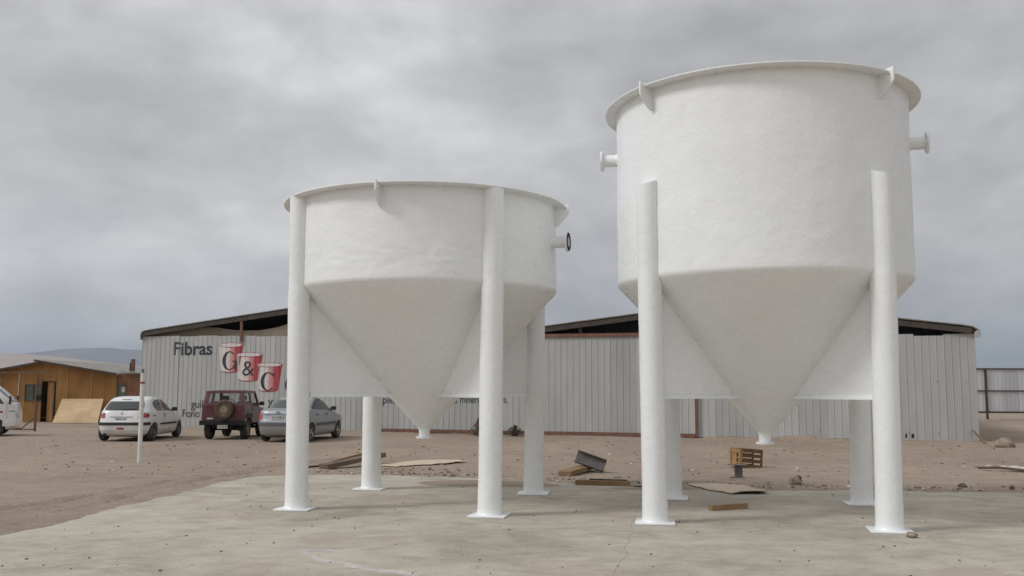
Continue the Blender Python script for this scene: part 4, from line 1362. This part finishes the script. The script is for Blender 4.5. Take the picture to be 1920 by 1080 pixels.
# cabin panels (rear, two sides, front frame, roof)
zt_, zb_ = 1.60, 1.15
rear = [(-0.735, 0), (0.735, 0), (0.655, 0.47), (-0.655, 0.47)]
rw = rounded([(-0.565, 0.07), (0.60, 0.07), (0.54, 0.395), (-0.52, 0.395)], 0.04, 3)
rv = Vector((0, 0.10, 0.45)).normalized()
panel('tailgate', rear, [rw], (0, -1.585, zb_), (1, 0, 0), rv, (0, 0.045, 0), JM, jp, 40)
panel('rear_window', rw, [], (0, -1.575, zb_), (1, 0, 0), rv, (0, 0.006, 0), M['clearglass'], jp)
fr = MB()
for x_ in (-0.27, 0.29):
    pass
for sg in (1, -1):
    sv = Vector((-sg * 0.075, 0, 0.45)).normalized()
    side = [(-1.575, 0), (0.42, 0), (0.16, 0.46), (-1.475, 0.46)]
    h1 = rounded([(-1.36, 0.07), (-0.72, 0.07), (-0.72, 0.375), (-1.31, 0.375)], 0.05, 3)
    h2 = rounded([(-0.56, 0.02), (0.30, 0.02), (0.10, 0.385), (-0.56, 0.385)], 0.04, 3)
    panel('cabin_side', side, [h1, h2], (sg * 0.735, 0, zb_), (0, 1, 0), sv, (-sg * 0.045, 0, 0), JM, jp, 40)
    panel('side_window', h1, [], (sg * 0.715, 0, zb_), (0, 1, 0), sv, (-sg * 0.006, 0, 0), M['clearglass'], jp)
    panel('door_window', h2, [], (sg * 0.715, 0, zb_), (0, 1, 0), sv, (-sg * 0.006, 0, 0), M['clearglass'], jp)
    MB().box((sg * 0.769, -0.60, 0.83), (0.006, 0.012, 0.52)).build('door_seam', M['plastic'], jp)
    MB().box((sg * 0.775, -0.50, 1.0), (0.02, 0.12, 0.03)).build('door_handle', M['plastic'], jp)
    mirror(jp, sg * 0.75, 0.30, 1.18, sg, M['plastic'])
    MB().prism(rounded([(-0.42, 0), (0.42, 0), (0.36, 0.10), (0.2, 0.16), (-0.2, 0.16), (-0.36, 0.10)], 0.02, 2), (sg * 0.76, -1.02, 0.71), (0, 1, 0), (0, 0, 1), (sg * 0.035, 0, 0)).build('arch_flare', M['plastic'], jp)
    MB().box((sg * 0.62, -1.66, 0.56), (0.20, 0.03, 0.075)).build('tail_light', M['taillight'], jp)
    MB().box((sg * 0.49, -1.66, 0.56), (0.05, 0.03, 0.075)).build('indicator', M['amber'], jp)
    MB().box((sg * 0.60, -1.42, 0.40), (0.22, 0.015, 0.22)).build('mud_flap', M['underbody'], jp)
    for y in (-1.02, 1.02):
        wheel(jp, sg * 0.64, y, 0.345, 0.215, M['rimgold'], 'holes', sg)
ws = [(-0.70, 0), (0.70, 0), (0.63, 0.52), (-0.63, 0.52)]
wh_ = rounded([(-0.64, 0.05), (0.64, 0.05), (0.575, 0.46), (-0.575, 0.46)], 0.04, 3)
fv = Vector((0, -0.26, 0.45)).normalized()
panel('windscreen_frame', ws, [wh_], (0, 0.43, zb_), (1, 0, 0), fv, (0, -0.04, 0), JM, jp, 40)
panel('windscreen', wh_, [], (0, 0.415, zb_), (1, 0, 0), fv, (0, -0.006, 0), M['clearglass'], jp)
rvs, rfs = [], []
for j in range(9):
    y = -1.50 + (0.17 + 1.50) * j / 8
    for i in range(9):
        x = -0.665 + 1.33 * i / 8
        e2 = 1 - (abs(x) / 0.665) ** 4; e3 = 1 - (abs(j - 4) / 4) ** 6
        rvs.append((x, y, 1.595 + 0.055 * min(e2, 1) * (0.35 + 0.65 * e3)))
for j in range(8):
    for i in range(8):
        a = j * 9 + i; rfs.append((a, a + 1, a + 10, a + 9))
b0 = len(rvs)
rvs += [(x, y, 1.57) for x, y, z in rvs]
for j in range(8):
    for i in range(8):
        a = b0 + j * 9 + i; rfs.append((a, a + 9, a + 10, a + 1))
bd = [i for i in range(9)] + [9 * j + 8 for j in range(1, 9)] + [72 + i for i in range(7, -1, -1)] + [9 * j for j in range(7, 0, -1)]
for i in range(len(bd)):
    a, b = bd[i], bd[(i + 1) % len(bd)]
    rfs.append((b, a, b0 + a, b0 + b))
MB().add(rvs, rfs).build('roof', JM, jp, 40)
# spare wheel, bumper, plate
sp = MB()
m = Matrix.Translation((0.075, -1.74, 1.0)) @ Matrix.Rotation(math.pi / 2, 4, 'X')
w, k = 0.19, 0.325
prof = [(0.60 * k, -w / 2), (0.86 * k, -w / 2 - 0.006), (0.97 * k, -w / 2 + 0.02), (1.0 * k, -w / 6), (0.985 * k, 0), (1.0 * k, w / 6), (0.97 * k, w / 2 - 0.02), (0.86 * k, w / 2 + 0.006), (0.60 * k, w / 2)]
spw = sp.lathe(prof, 44, m).build('spare_wheel', simple('brown_spare_tyre', (0.10, 0.075, 0.055), (0.065, 0.05, 0.04), 6, 0.9), jp, 35)
MB().lathe([(0.62 * k, w / 2 - 0.002), (0.56 * k, w / 2 - 0.035), (0.34 * k, w / 2 - 0.02), (0.2 * k, w / 2 - 0.028), (0.0005, w / 2 - 0.028)], 36, m).build('spare_rim', M['rimgold'], spw, 40)
hh = MB()
for i in range(10):
    t = 2 * math.pi * i / 10
    c = m @ Vector((0.45 * k * math.cos(t), 0.45 * k * math.sin(t), w / 2 - 0.03))
    hh.tube(c, c + Vector((0, -0.012, 0)), 0.024, 0.024, 10)
hh.build('rim_openings', M['black'], spw)
MB().box((0, -1.66, 0.56), (1.62, 0.10, 0.15)).build('rear_bumper', M['underbody'], jp, bevel=0.012)
rb = simple('rust_spotted_maroon', (0.11, 0.03, 0.025), (0.07, 0.03, 0.02), 6, 0.8)
jp.children[-1].data.materials[0] = rb
number_plate(jp, (0.02, -1.70, 0.435), 0.36, 0.12, 'CT·29·48')
MB().box((-0.46, -1.612, 0.70), (0.21, 0.006, 0.045)).build('sticker', M['plate'], jp)
MB().box((0, 0, 0.46), (0.75, 3.1, 0.14)).build('chassis', M['underbody'], jp)
for y in (-1.02, 1.02):
    MB().tube((-0.6, y, 0.34), (0.6, y, 0.34), 0.05, 0.05, 10).build('axle', M['underbody'], jp)
# interior
for sx in (-0.33, 0.33):
    st = MB().box((sx, -0.25, 1.0), (0.44, 0.12, 0.5), Matrix.Rotation(R(-12), 3, 'X')).build('seat_back', M['seat'], jp, bevel=0.03)
    hr = MB()
    hr.box((sx, -0.31, 1.37), (0.25, 0.08, 0.14)); hr.tube((sx - 0.06, -0.29, 1.2), (sx - 0.06, -0.31, 1.34), 0.008, 0.008, 6); hr.tube((sx + 0.06, -0.29, 1.2), (sx + 0.06, -0.31, 1.34), 0.008, 0.008, 6)
    hr.build('headrest', M['seat'], st)
sw = MB()
sm = Matrix.Translation((-0.33, 0.18, 1.16)) @ Matrix.Rotation(R(65), 4, 'X')
sw.lathe([(0.175, -0.01), (0.195, -0.01), (0.195, 0.01), (0.175, 0.01)], 28, sm, closed=True)
sw.bar(sm @ Vector((-0.18, 0, 0)), sm @ Vector((0.18, 0, 0)), 0.03, 0.015)
sw.build('steering_wheel', M['plastic'], jp)

# --- white van at the left edge
vn = empty('parked_van', (-19.92, 34.0, 0), R(-70))
vn.scale = (0.95, 0.95, 0.97)
tag(vn, 'white van with dark cab window, its nose at the left edge of the view', 'van')
VS = Shape([(0.24, -2.2, 2.24, 0.78, 9), (0.34, -2.35, 2.41, 0.845, 9), (0.55, -2.4, 2.44, 0.86, 10), (0.80, -2.4, 2.43, 0.86, 10), (1.00, -2.4, 2.39, 0.86, 10), (1.15, -2.4, 2.33, 0.855, 10), (1.28, -2.4, 2.24, 0.845, 9), (1.50, -2.4, 2.00, 0.825, 8), (1.70, -2.39, 1.77, 0.80, 8), (1.82, -2.36, 1.60, 0.775, 7), (1.90, -2.3, 1.42, 0.73, 6), (1.95, -2.15, 1.1, 0.62, 5), (1.965, -1.9, 0.8, 0.46, 4)])
VS.body('body', M['carwhite'], vn, [(-1.35, 0.32), (1.68, 0.32)])
VS.patch('windscreen', rounded([(-0.72, 1.22), (0.72, 1.22), (0.66, 1.76), (-0.66, 1.76)], 0.06), M['glass'], vn, 'front')
for sg in (1, -1):
    VS.patch('cab_window', rounded([(0.85, 1.22), (1.98, 1.16), (1.66, 1.58), (1.50, 1.70), (0.85, 1.70)], [0.04, 0.04, 0.12, 0.08, 0.04]), M['glass'], vn, 'side', sg)
    VS.patch('side_window', rounded([(-2.0, 1.22), (0.70, 1.22), (0.70, 1.70), (-2.0, 1.70)], 0.06), M['glass'], vn, 'side', sg)
    VS.patch('door_seam', [(0.75, 0.45), (0.762, 0.45), (0.762, 1.75), (0.75, 1.75)], M['plastic'], vn, 'side', sg, 0.004)
    VS.patch('door_seam', [(2.08, 0.66), (2.09, 0.66), (2.06, 1.15), (2.05, 1.15)], M['plastic'], vn, 'side', sg, 0.004)
    VS.patch('decal', rounded([(1.80, 0.86), (1.92, 0.83), (1.97, 0.88), (1.86, 0.92)], 0.02), M['taillight'], vn, 'side', sg, 0.005)
    VS.patch('decal', [(2.12, 0.885), (2.34, 0.885), (2.34, 0.91), (2.12, 0.91)], M['greytrim'], vn, 'side', sg, 0.005)
    VS.patch('headlight', rounded([(sg * 0.45, 0.66), (sg * 0.76, 0.66), (sg * 0.76, 0.86), (sg * 0.45, 0.84)], 0.04), M['lamp'], vn, 'front', 1, 0.01)
    mr = MB().box((sg * 0.98, 2.18, 1.30), (0.12, 0.07, 0.30)).build('wing_mirror', M['plastic'], vn, bevel=0.025)
    MB().path([(sg * 0.80, 2.10, 1.20), (sg * 0.92, 2.16, 1.22), (sg * 0.97, 2.18, 1.30)], 0.014, 8).build('mirror_arm', M['plastic'], vn)
    for y in (-1.35, 1.68):
        wheel(vn, sg * 0.745, y, 0.325, 0.19, M['hubcap'], 'five', sg)
VS.band('bumper', 0.35, 0.52, 1.95, M['carwhite'], vn, 0.03, True)
MB().box((0, 0, 0.27), (1.2, 4.2, 0.10)).build('underbody', M['underbody'], vn)

# ------------------------------------------------------------------ poles, post frame, fence
wp_ = empty('marker_pole', (-8.61, 22.39, 0))
tag(wp_, 'thin white steel pole with a red band standing in the sand before the hatchback', 'pole')
MB().tube((0, 0, -0.1), (-0.01, 0, 2.05), 0.052, 0.048, 20).build('pole', M['whitepaint'], wp_, 40)
MB().tube((-0.008, 0, 1.80), (-0.008, 0, 1.845), 0.0515, 0.0515, 20).build('red_band', M['redband'], wp_, 40)
MB().tube((-0.01, 0, 2.05), (-0.01, 0, 2.14), 0.03, 0.028, 16).build('pole_spigot', M['steel'], wp_, 40)

pf = empty('gate_frame', (-18.84, 38.1, 0))
tag(pf, 'rusty steel post frame with diagonal brace standing between the van and the shack', 'frame')
MB().box((0, 0, 1.15), (0.07, 0.07, 2.34)).build('post', M['rustpost'], pf)
MB().bar((0, 0, 0.06), (-1.9, 0.1, 0.06), 0.05, 0.05).build('base_rail', M['rustpost'], pf)
MB().bar((-0.02, 0, 0.52), (-0.58, 0.03, 0.07), 0.04, 0.04).build('diagonal_brace', M['rustpost'], pf)
MB().box((0.10, -0.02, 1.30), (0.16, 0.10, 0.22)).build('lock_box', M['underbody'], pf)
MB().tube((-0.62, 0.0, 0.10), (-0.9, 0.05, 0.16), 0.05, 0.05, 8).build('hinge_roller', M['steel'], pf)

fc = empty('yard_fence', (26.0, 55.5, 0), R(-1))
tag(fc, 'tall pale sheet fence with dark steel rails at the far right', 'fence')
for i in range(14):
    x = -1.2 + i * 0.91
    vs, fs = [], []
    for j in range(9):
        xx = x + 0.895 * j / 8
        vs += [(xx, 0.05 - 0.012 * (j % 2), 0.45), (xx, 0.05 - 0.012 * (j % 2), 2.93)]
    fs = [(2 * j, 2 * j + 2, 2 * j + 3, 2 * j + 1) for j in range(8)]
    MB().add(vs, fs).build('fence_sheet', M['fencesheet'], fc, fix=False)
for z, t in ((2.96, 0.07), (1.69, 0.06), (0.46, 0.10)):
    MB().bar((-1.3, 0, z), (11.6, 0, z), 0.06, t).build('rail', M['darkbeam'], fc)
for x in (-1.0, 1.42, 4.6, 7.8, 11):
    MB().box((x, -0.03, 1.45), (0.11, 0.10, 3.0)).build('post', M['darkbeam'], fc)
MB().box((1.42, -0.25, 0.02), (0.9, 0.4, 0.06)).build('footing', M['concrete'], fc, bevel=0.01)

# ------------------------------------------------------------------ loose things on the ground
def timber(name, p0, p1, w, h_, mat, label, cat='timber', warp=0.0):
    p0, p1 = Vector(p0), Vector(p1)
    d = p1 - p0; L_ = d.length
    o = MB()
    n = 8
    rings = []
    for i in range(n + 1):
        t = i / n
        sy = warp * math.sin(math.pi * t) + 0.004 * mnoise.noise(Vector((t * 6, L_, 0)))
        rings.append([(t * L_, -w / 2 + sy, 0), (t * L_, w / 2 + sy, 0), (t * L_, w / 2 + sy, h_ + 0.003 * mnoise.noise(Vector((t * 9, 2, L_)))), (t * L_, -w / 2 + sy, h_)])
    vs = [q for r0 in rings for q in r0]
    fs = [tuple(range(4)), tuple(range(4 * n + 3, 4 * n - 1, -1))]
    for i in range(n):
        for j in range(4):
            a, b = 4 * i + j, 4 * i + (j + 1) % 4
            fs.append((a, b, b + 4, a + 4))
    ob = o.add(vs, fs).build(name, mat, None)
    q = d.to_track_quat('X', 'Z')
    ob.rotation_euler = q.to_euler(); ob.location = p0
    tag(ob, label, cat)
    return ob


timber('timber_plank', (-3.98, 20.5, gh(-3.98, 20.5) + 0.0), (-2.95, 22.0, 0.16), 0.26, 0.10, M['timber2'], 'long dark brown plank half hidden behind the rear leg of the shorter tank', 'plank')
timber('timber_plank', (-3.85, 20.85, 0.10), (-3.15, 22.15, 0.27), 0.07, 0.05, M['timber'], 'thin pale batten lying on top of the long dark plank', 'plank')
timber('timber_offcut', (-4.42, 20.45, 0.02), (-3.95, 20.75, 0.05), 0.04, 0.035, M['underbody'], 'thin dark stick poking out left of the long dark plank', 'stick')
timber('timber_beam', (1.155, 17.40, 0.0), (2.10, 17.17, 0.0), 0.10, 0.085, M['timber'], 'short brown timber beam at the sand edge between the two tanks', 'timber')
timber('timber_plank', (1.45, 17.95, gh(1.6, 17.9) + 0.0), (2.12, 17.75, gh(2, 17.8)), 0.07, 0.04, M['underbody'], 'narrow dark plank right behind the short brown timber beam', 'plank')
timber('timber_block', (2.815, 13.74, 0.0), (3.385, 14.03, 0.0), 0.09, 0.075, M['timber'], 'loose wooden block lying on the concrete under the taller tank', 'timber')
timber('timber_plank', (1.05, 19.05, gh(1.05, 19.05) + 0.0), (1.80, 20.5, 0.06), 0.26, 0.09, M['timber'], 'bent weathered plank propping up the tilted steel offcut', 'plank', 0.05)


def ibeam(name, L_, hgt, fw, mat):
    tw, tf = 0.014, 0.016
    pr = [(-fw / 2, 0), (fw / 2, 0), (fw / 2, tf), (tw / 2, tf), (tw / 2, hgt - tf), (fw / 2, hgt - tf), (fw / 2, hgt), (-fw / 2, hgt), (-fw / 2, hgt - tf), (-tw / 2, hgt - tf), (-tw / 2, tf), (-fw / 2, tf)]
    return MB().prism(pr, (0, 0, 0), (0, 1, 0), (0, 0, 1), (L_, 0, 0)).build(name, mat, None)


ib = ibeam('steel_beam_offcut', 0.62, 0.25, 0.17, M['steel'])
ib.matrix_world = Matrix.Translation((1.30, 19.95, 0.215)) @ Matrix.Rotation(R(-8), 4, 'Z') @ Matrix.Rotation(R(18.5), 4, 'Y') @ Matrix.Rotation(R(-14), 4, 'X')
tag(ib, 'tilted grey steel I-beam offcut resting on a plank between the tanks', 'steel beam')
# upright stub
stb = empty('steel_stand', (4.40, 18.85, gh(4.4, 18.85) + 0.005), R(-14))
tag(stb, 'small upright grey steel stand in front of the wooden crate', 'steel stub')
MB().box((0, 0, 0.247), (0.37, 0.20, 0.014)).build('top_flange', M['steel'], stb)
MB().box((0, 0, 0.007), (0.27, 0.20, 0.014)).build('bottom_flange', M['steel'], stb)
MB().box((0.02, 0.02, 0.127), (0.15, 0.02, 0.226)).build('web', M['steel'], stb)
# crate on its side
ct = empty('wooden_crate', (5.17, 21.35, gh(5.17, 21.35)), R(21))
tag(ct, 'slatted wooden fruit crate lying on its side on the sand', 'crate')
W2, D2, H2 = 0.29, 0.19, 0.40
for z in (0.03, 0.145, 0.26, 0.365):
    MB().box((0.02, -D2, z), (W2 * 2 - 0.10, 0.01, 0.072)).build('slat', M['cratedark'], ct)
    MB().box((0.02, D2, z), (W2 * 2 - 0.06, 0.01, 0.09)).build('slat', M['crate'], ct)
for x in (-W2, W2):
    eb = MB()
    eb.box((x, 0, 0.03), (0.016, D2 * 2, 0.06)); eb.box((x, 0, H2 - 0.04), (0.016, D2 * 2, 0.08))
    eb.box((x, -D2 + 0.025, H2 / 2), (0.018, 0.05, H2)); eb.box((x, D2 - 0.025, H2 / 2), (0.018, 0.05, H2))
    eb.build('end_frame', M['crate'], ct)
MB().box((-W2 + 0.012, 0.05, 0.2), (0.008, 0.20, 0.34)).build('end_board', M['crate'], ct)
for x in (-W2 + 0.03, W2 - 0.03):
    MB().box((x, -D2 - 0.006, H2 / 2), (0.05, 0.012, H2)).build('corner_post', M['crate'] if x < 0 else M['cratedark'], ct)
for y in (-0.13, 0.0, 0.13):
    MB().box((0, y, H2 + 0.004), (W2 * 2, 0.10, 0.008)).build('top_slat', M['cratedark'], ct)
ct.rotation_euler = (0, R(4), R(21))


def sheet(name, pts, z, mat, label, curl, seed):
    """thin ragged sheet lying on the ground"""
    n = 26
    poly = []
    k = len(pts)
    for i in range(k):
        a, b = Vector(pts[i]), Vector(pts[(i + 1) % k])
        m_ = max(2, int((b - a).length / 0.12))
        for j in range(m_):
            q = a + (b - a) * j / m_
            q += Vector((random.uniform(-1, 1), random.uniform(-1, 1))) * 0.025
            poly.append(q)
    c = sum(poly, Vector((0, 0))) / len(poly)
    vs, fs = [], []
    for lay in (0.012, 0.0):
        for s_ in (1.0, 0.66, 0.33):
            for q in poly:
                p = c + (q - c) * s_
                lift = curl(p) + 0.012 * mnoise.noise(Vector((p.x * 4, p.y * 4, seed)))
                vs.append((p.x, p.y, max(gh(p.x, p.y), z) + 0.012 + lay + max(0, lift)))
        vs.append((c.x, c.y, max(gh(c.x, c.y), z) + 0.012 + lay + max(0, curl(c))))
    m_ = len(poly); half = 3 * m_ + 1
    for b in (0, half):
        for r0 in range(2):
            for i in range(m_):
                a1 = b + r0 * m_ + i; a2 = b + r0 * m_ + (i + 1) % m_
                fs.append((a1, a2, a2 + m_, a1 + m_))
        for i in range(m_):
            fs.append((b + 2 * m_ + i, b + 2 * m_ + (i + 1) % m_, b + 3 * m_))
    for i in range(m_):
        fs.append((i, half + i, half + (i + 1) % m_, (i + 1) % m_))
    o = MB().add(vs, fs).build(name, mat, None, 50)
    return tag(o, label, 'cardboard')


sheet('cardboard_sheet', [(-2.95, 21.3), (-2.5, 21.05), (-1.6, 21.9), (-1.05, 22.65), (-1.5, 23.1), (-2.2, 22.75)], -1, M['cardboard'], 'flat pale cardboard strip on the sand behind the shorter tank', lambda p: 0.02 * max(0, p.x + 2.2), 1)
sheet('cardboard_sheet', [(3.15, 17.3), (3.32, 16.55), (3.62, 15.85), (4.2, 15.92), (4.27, 16.3), (4.05, 17.1), (3.6, 17.35)], 0.0, M['cardboard'], 'curled cardboard sheet at the slab edge below the wooden crate', lambda p: 0.06 * max(0, 1 - ((p.x - 4.0) / 0.4) ** 2) * max(0, 16.5 - p.y) * 1.2, 5)


def rock(name, loc, size, mat, label, seed, cat='rock', sub=3):
    bm = bmesh.new()
    bmesh.ops.create_icosphere(bm, subdivisions=sub, radius=1.0)
    for v in bm.verts:
        n = mnoise.fractal(v.co * 1.1 + Vector((seed, seed * 2, 0)), 1.0, 2.0, 3)
        v.co *= 1 + 0.32 * n
        v.co.x *= size[0] / 2; v.co.y *= size[1] / 2; v.co.z *= size[2] / 2
        if v.co.z < -0.3 * size[2]: v.co.z = -0.3 * size[2]
    me = bpy.data.meshes.new(name); bm.to_mesh(me); bm.free()
    o = link(name, me, mat, None, 45)
    o.location = (loc[0], loc[1], gh(*loc) + size[2] * 0.27 if len(loc) == 2 else loc[2]); o.rotation_euler = (0, 0, seed)
    if label: tag(o, label, cat)
    return o


rock('rock', (14.95, 29.3), (0.62, 0.45, 0.36), M['rock'], 'round tan boulder beside the right corner of the warehouse', 3.1)
rock('rock', (4.66, 11.33, 0.03), (0.14, 0.11, 0.075), M['rock'], 'small tan stone against the nearest foot plate of the taller tank', 5.2)
rock('rock', (5.14, 17.6), (0.26, 0.20, 0.20), M['rock'], 'pale angular stone at the slab edge between the legs of the taller tank', 7.3)
rock('clod', (5.27, 17.75), (0.10, 0.09, 0.22), M['rockdark'], 'small dark clod touching the pale angular stone', 1.3, 'clod')
rock('clod', (3.35, 19.5), (0.14, 0.12, 0.10), M['rockdark'], 'dark clod on the sand left of the small steel stand', 2.3, 'clod')
rock('clod', (7.15, 17.05), (0.15, 0.12, 0.06), M['rock'], 'flat clod at the slab edge just right of the rear leg of the taller tank', 4.1, 'clod')
rock('clod', (8.05, 17.3), (0.17, 0.13, 0.10), M['rockdark'], 'largest brown clod along the slab edge at the right', 6.6, 'clod')
rock('clod', (8.65, 16.75), (0.09, 0.08, 0.08), M['rockdark'], 'small dark clod sitting on the right slab edge', 8.2, 'clod')
rock('plaster_scrap', (6.05, 17.25), (0.16, 0.13, 0.05), M['plaster'], 'white scrap on the sand left of the rear leg of the taller tank', 2.9, 'scrap')
rock('plaster_scrap', (6.0, 20.3), (0.10, 0.05, 0.12), M['plaster'], 'upright crumpled white scrap on the sand right of the crate', 9.9, 'scrap')
st_ = empty('driftwood_branch', (10.1, 20.5, gh(10.1, 20.5) + 0.03))
tag(st_, 'dark dry branch with pale torn scraps lying on the sand at the far right', 'branch')
MB().path([(-0.15, 0.15, 0.03), (0.2, 0.0, 0.05), (0.55, -0.25, 0.02), (0.8, -0.45, 0.0)], 0.028, 8).build('stem', M['timber2'], st_, 60)
for i, (x, y, a) in enumerate(((0.1, 0.12, 0.10), (0.35, 0.0, 0.13), (0.55, -0.1, 0.18), (0.72, -0.28, 0.15))):
    bm = bmesh.new(); bmesh.ops.create_icosphere(bm, subdivisions=2, radius=1)
    for v in bm.verts:
        v.co *= 1 + 0.5 * mnoise.noise(v.co * 2 + Vector((i * 3, 0, 0)))
        v.co = Vector((x + v.co.x * a, y + 0.1 + v.co.y * a * 0.6, 0.03 + max(-0.02, v.co.z * 0.05)))
    me = bpy.data.meshes.new('torn_scrap'); bm.to_mesh(me); bm.free()
    link('torn_scrap', me, M['plaster'], st_, 50)
timber('leaning_board', (14.98, 30.45, 0.0), (14.80, 30.95, 0.42), 0.10, 0.03, M['timber'], 'short weathered board leaning at the right corner of the warehouse', 'board')


# dry weeds at the wall foot
def weed(loc, wd, ht, n, label, seed):
    rr = random.Random(seed)
    root = empty('dry_weed', (loc[0], loc[1], gh(*loc)))
    tag(root, label, 'weed')
    vs, fs = [], []
    for i in range(n):
        a = rr.uniform(0, 2 * math.pi); d = abs(rr.gauss(0, 0.35)) * wd
        x, y = d * math.cos(a), d * math.sin(a) * 0.5
        z = rr.uniform(0.02, 1.0) * ht * max(0.15, 1 - (d / wd) ** 1.2)
        s = rr.uniform(0.02, 0.05); t = rr.uniform(0, 6.3); tl = rr.uniform(-1, 1)
        b = len(vs)
        u_ = Vector((math.cos(t), math.sin(t), tl)).normalized(); v_ = u_.cross(Vector((0.3, 0.5, 1))).normalized()
        c = Vector((x, y, z))
        vs += [c - u_ * s * 1.4, c + v_ * s * 0.5, c + u_ * s * 1.4, c - v_ * s * 0.5]
        fs.append((b, b + 1, b + 2, b + 3))
    MB().add(vs, fs).build('leaves', M['drygrass'], root, fix=False)
    sm_ = MB()
    for i in range(22):
        a = rr.uniform(0, 2 * math.pi); d = rr.uniform(0.2, 0.9) * wd
        sm_.tube((d * 0.15 * math.cos(a), d * 0.1 * math.sin(a), 0), (d * math.cos(a), d * 0.5 * math.sin(a), ht * rr.uniform(0.4, 1.0) * (1 - 0.6 * d / wd)), 0.007, 0.003, 5, False)
    sm_.build('stems', M['timber2'], root)


weed((-1.15, 35.3), 0.55, 0.75, 750, 'grey dry weed at the wall left of the front right leg of the shorter tank', 4)
weed((0.12, 34.95), 0.5, 0.42, 500, 'low dry weed at the wall between the two right legs of the shorter tank', 9)

# thin white paint spill on the concrete (flat stain)
def stain(pts, wd, seed):
    rr = random.Random(seed)
    L_, R_ = [], []
    n = 50
    P_ = [Vector(p) for p in pts]
    seglen = [0]
    for a, b in zip(P_[:-1], P_[1:]): seglen.append(seglen[-1] + (b - a).length)
    for i in range(n + 1):
        s_ = seglen[-1] * i / n
        x = float(np.interp(s_, seglen, [p.x for p in P_])); y = float(np.interp(s_, seglen, [p.y for p in P_]))
        w = wd * (0.5 + 0.8 * abs(mnoise.noise(Vector((s_ * 2.2, seed, 0)))) + 0.25 * rr.random()) * min(1, 6 * min(i, n - i) / n + 0.1)
        L_.append((x - w * 0.3, y + w, 0.004)); R_.append((x + w * 0.3, y - w * rr.uniform(0.5, 1), 0.004))
    vs = L_ + R_
    fs = [(i, n + 1 + i, n + 2 + i, i + 1) for i in range(n)]
    m, N, L, B = nmat('thin_white_spill')
    t = N.new('ShaderNodeTexCoord')
    a = ramp_node(N, L, noise_node(N, L, t.outputs['Object'], 5.0, 8, 0.7, 0.6), [(0.38, (0.0, 0.0, 0.0)), (0.66, (0.62, 0.62, 0.62))])
    B.inputs['Base Color'].default_value = (0.80, 0.80, 0.80, 1); B.inputs['Roughness'].default_value = 0.8
    L.new(a, B.inputs['Alpha'])
    MB().add(vs, fs).build('paint_spill', m, SLAB_OBJ, fix=False)


stain([(-2.42, 10.25), (-2.1, 10.15), (-2.05, 9.9), (-1.75, 9.6), (-1.4, 9.3), (-0.95, 9.0), (-0.6, 8.7)], 0.17, 3)
stain([(-2.3, 10.32), (-1.95, 10.3), (-1.75, 10.2)], 0.10, 8)

# uncountable grit: pebbles and chips
def scatter(name, n, area, mats, smin, smax, seed, avoid_slab=False, flat_=0.6):
    rr = random.Random(seed)
    base = []
    for k_ in range(6):
        bm = bmesh.new(); bmesh.ops.create_icosphere(bm, subdivisions=1, radius=1)
        for v in bm.verts: v.co *= 1 + 0.45 * mnoise.noise(v.co * 1.3 + Vector((k_ * 7.1, seed, 0)))
        base.append(([v.co.copy() for v in bm.verts], [tuple(v.index for v in f.verts) for f in bm.faces])); bm.free()
    mb = MB()
    for i in range(n):
        x, y = area(rr)
        z = gh(x, y)
        if z < -0.03: z = 0.0
        s = smin + (smax - smin) * rr.random() ** 3
        a = rr.uniform(0, 6.28); ca, sa = math.cos(a), math.sin(a)
        st = rr.uniform(0.7, 1.6)
        vs, fs = base[rr.randrange(6)]
        mb.add([(x + s * (v.x * st * ca - v.y * sa), y + s * (v.x * st * sa + v.y * ca), z + s * flat_ * (v.z + 0.5)) for v in vs], fs)
    tag(mb.build(name, mats, None, 40, fix=False), 'scattered small dark stones and chips on sand and concrete' if 'stone' in name else 'scattered pale chips on sand and concrete', 'gravel', kind='stuff')


def area_near(rr):
    y = 9 + 13 * rr.random() ** 1.3
    return (rr.uniform(-0.56, 0.56) * y, y)


def area_edge(rr):
    t = rr.random()
    i = rr.randrange(8, 18)
    a, b = Vector(SLAB[i]), Vector(SLAB[i + 1])
    p = a + (b - a) * t
    return (p.x + rr.gauss(0, 0.15), p.y + abs(rr.gauss(0.2, 0.7)))


def area_far(rr):
    y = 19 + 13 * rr.random()
    return (rr.uniform(-0.5, 0.55) * y, y)


scatter('small_stones', 420, area_near, M['rockdark'], 0.004, 0.017, 11)
scatter('edge_stones', 420, area_edge, M['rockdark'], 0.006, 0.034, 12)
scatter('edge_stones', 500, area_edge, M['rock'], 0.006, 0.04, 22)
scatter('far_stones', 700, area_far, M['rock'], 0.008, 0.045, 13)
scatter('far_stones', 160, area_far, M['rockdark'], 0.010, 0.04, 23)
scatter('pale_chips', 160, area_edge, M['plaster'], 0.008, 0.035, 14, flat_=0.3)
scatter('pale_chips', 160, area_near, M['plaster'], 0.004, 0.014, 15, flat_=0.3)
scatter('pale_chips', 160, area_far, M['plaster'], 0.010, 0.045, 16, flat_=0.4)

# ------------------------------------------------------------------ haze
hz = MB().box((0, 4650, 152), (17600, 9460, 310))
hm = bpy.data.materials.new('haze'); hm.use_nodes = True
hn, hl = hm.node_tree.nodes, hm.node_tree.links
hn.clear()
ho = hn.new('ShaderNodeOutputMaterial'); hv = hn.new('ShaderNodeVolumePrincipled')
hv.inputs['Color'].default_value = (0.64, 0.75, 0.93, 1)
hv.inputs['Density'].default_value = 0.00014
hv.inputs['Anisotropy'].default_value = 0.2
hl.new(hv.outputs[0], ho.inputs['Volume'])
tag(hz.build('haze', hm), kind='stuff')
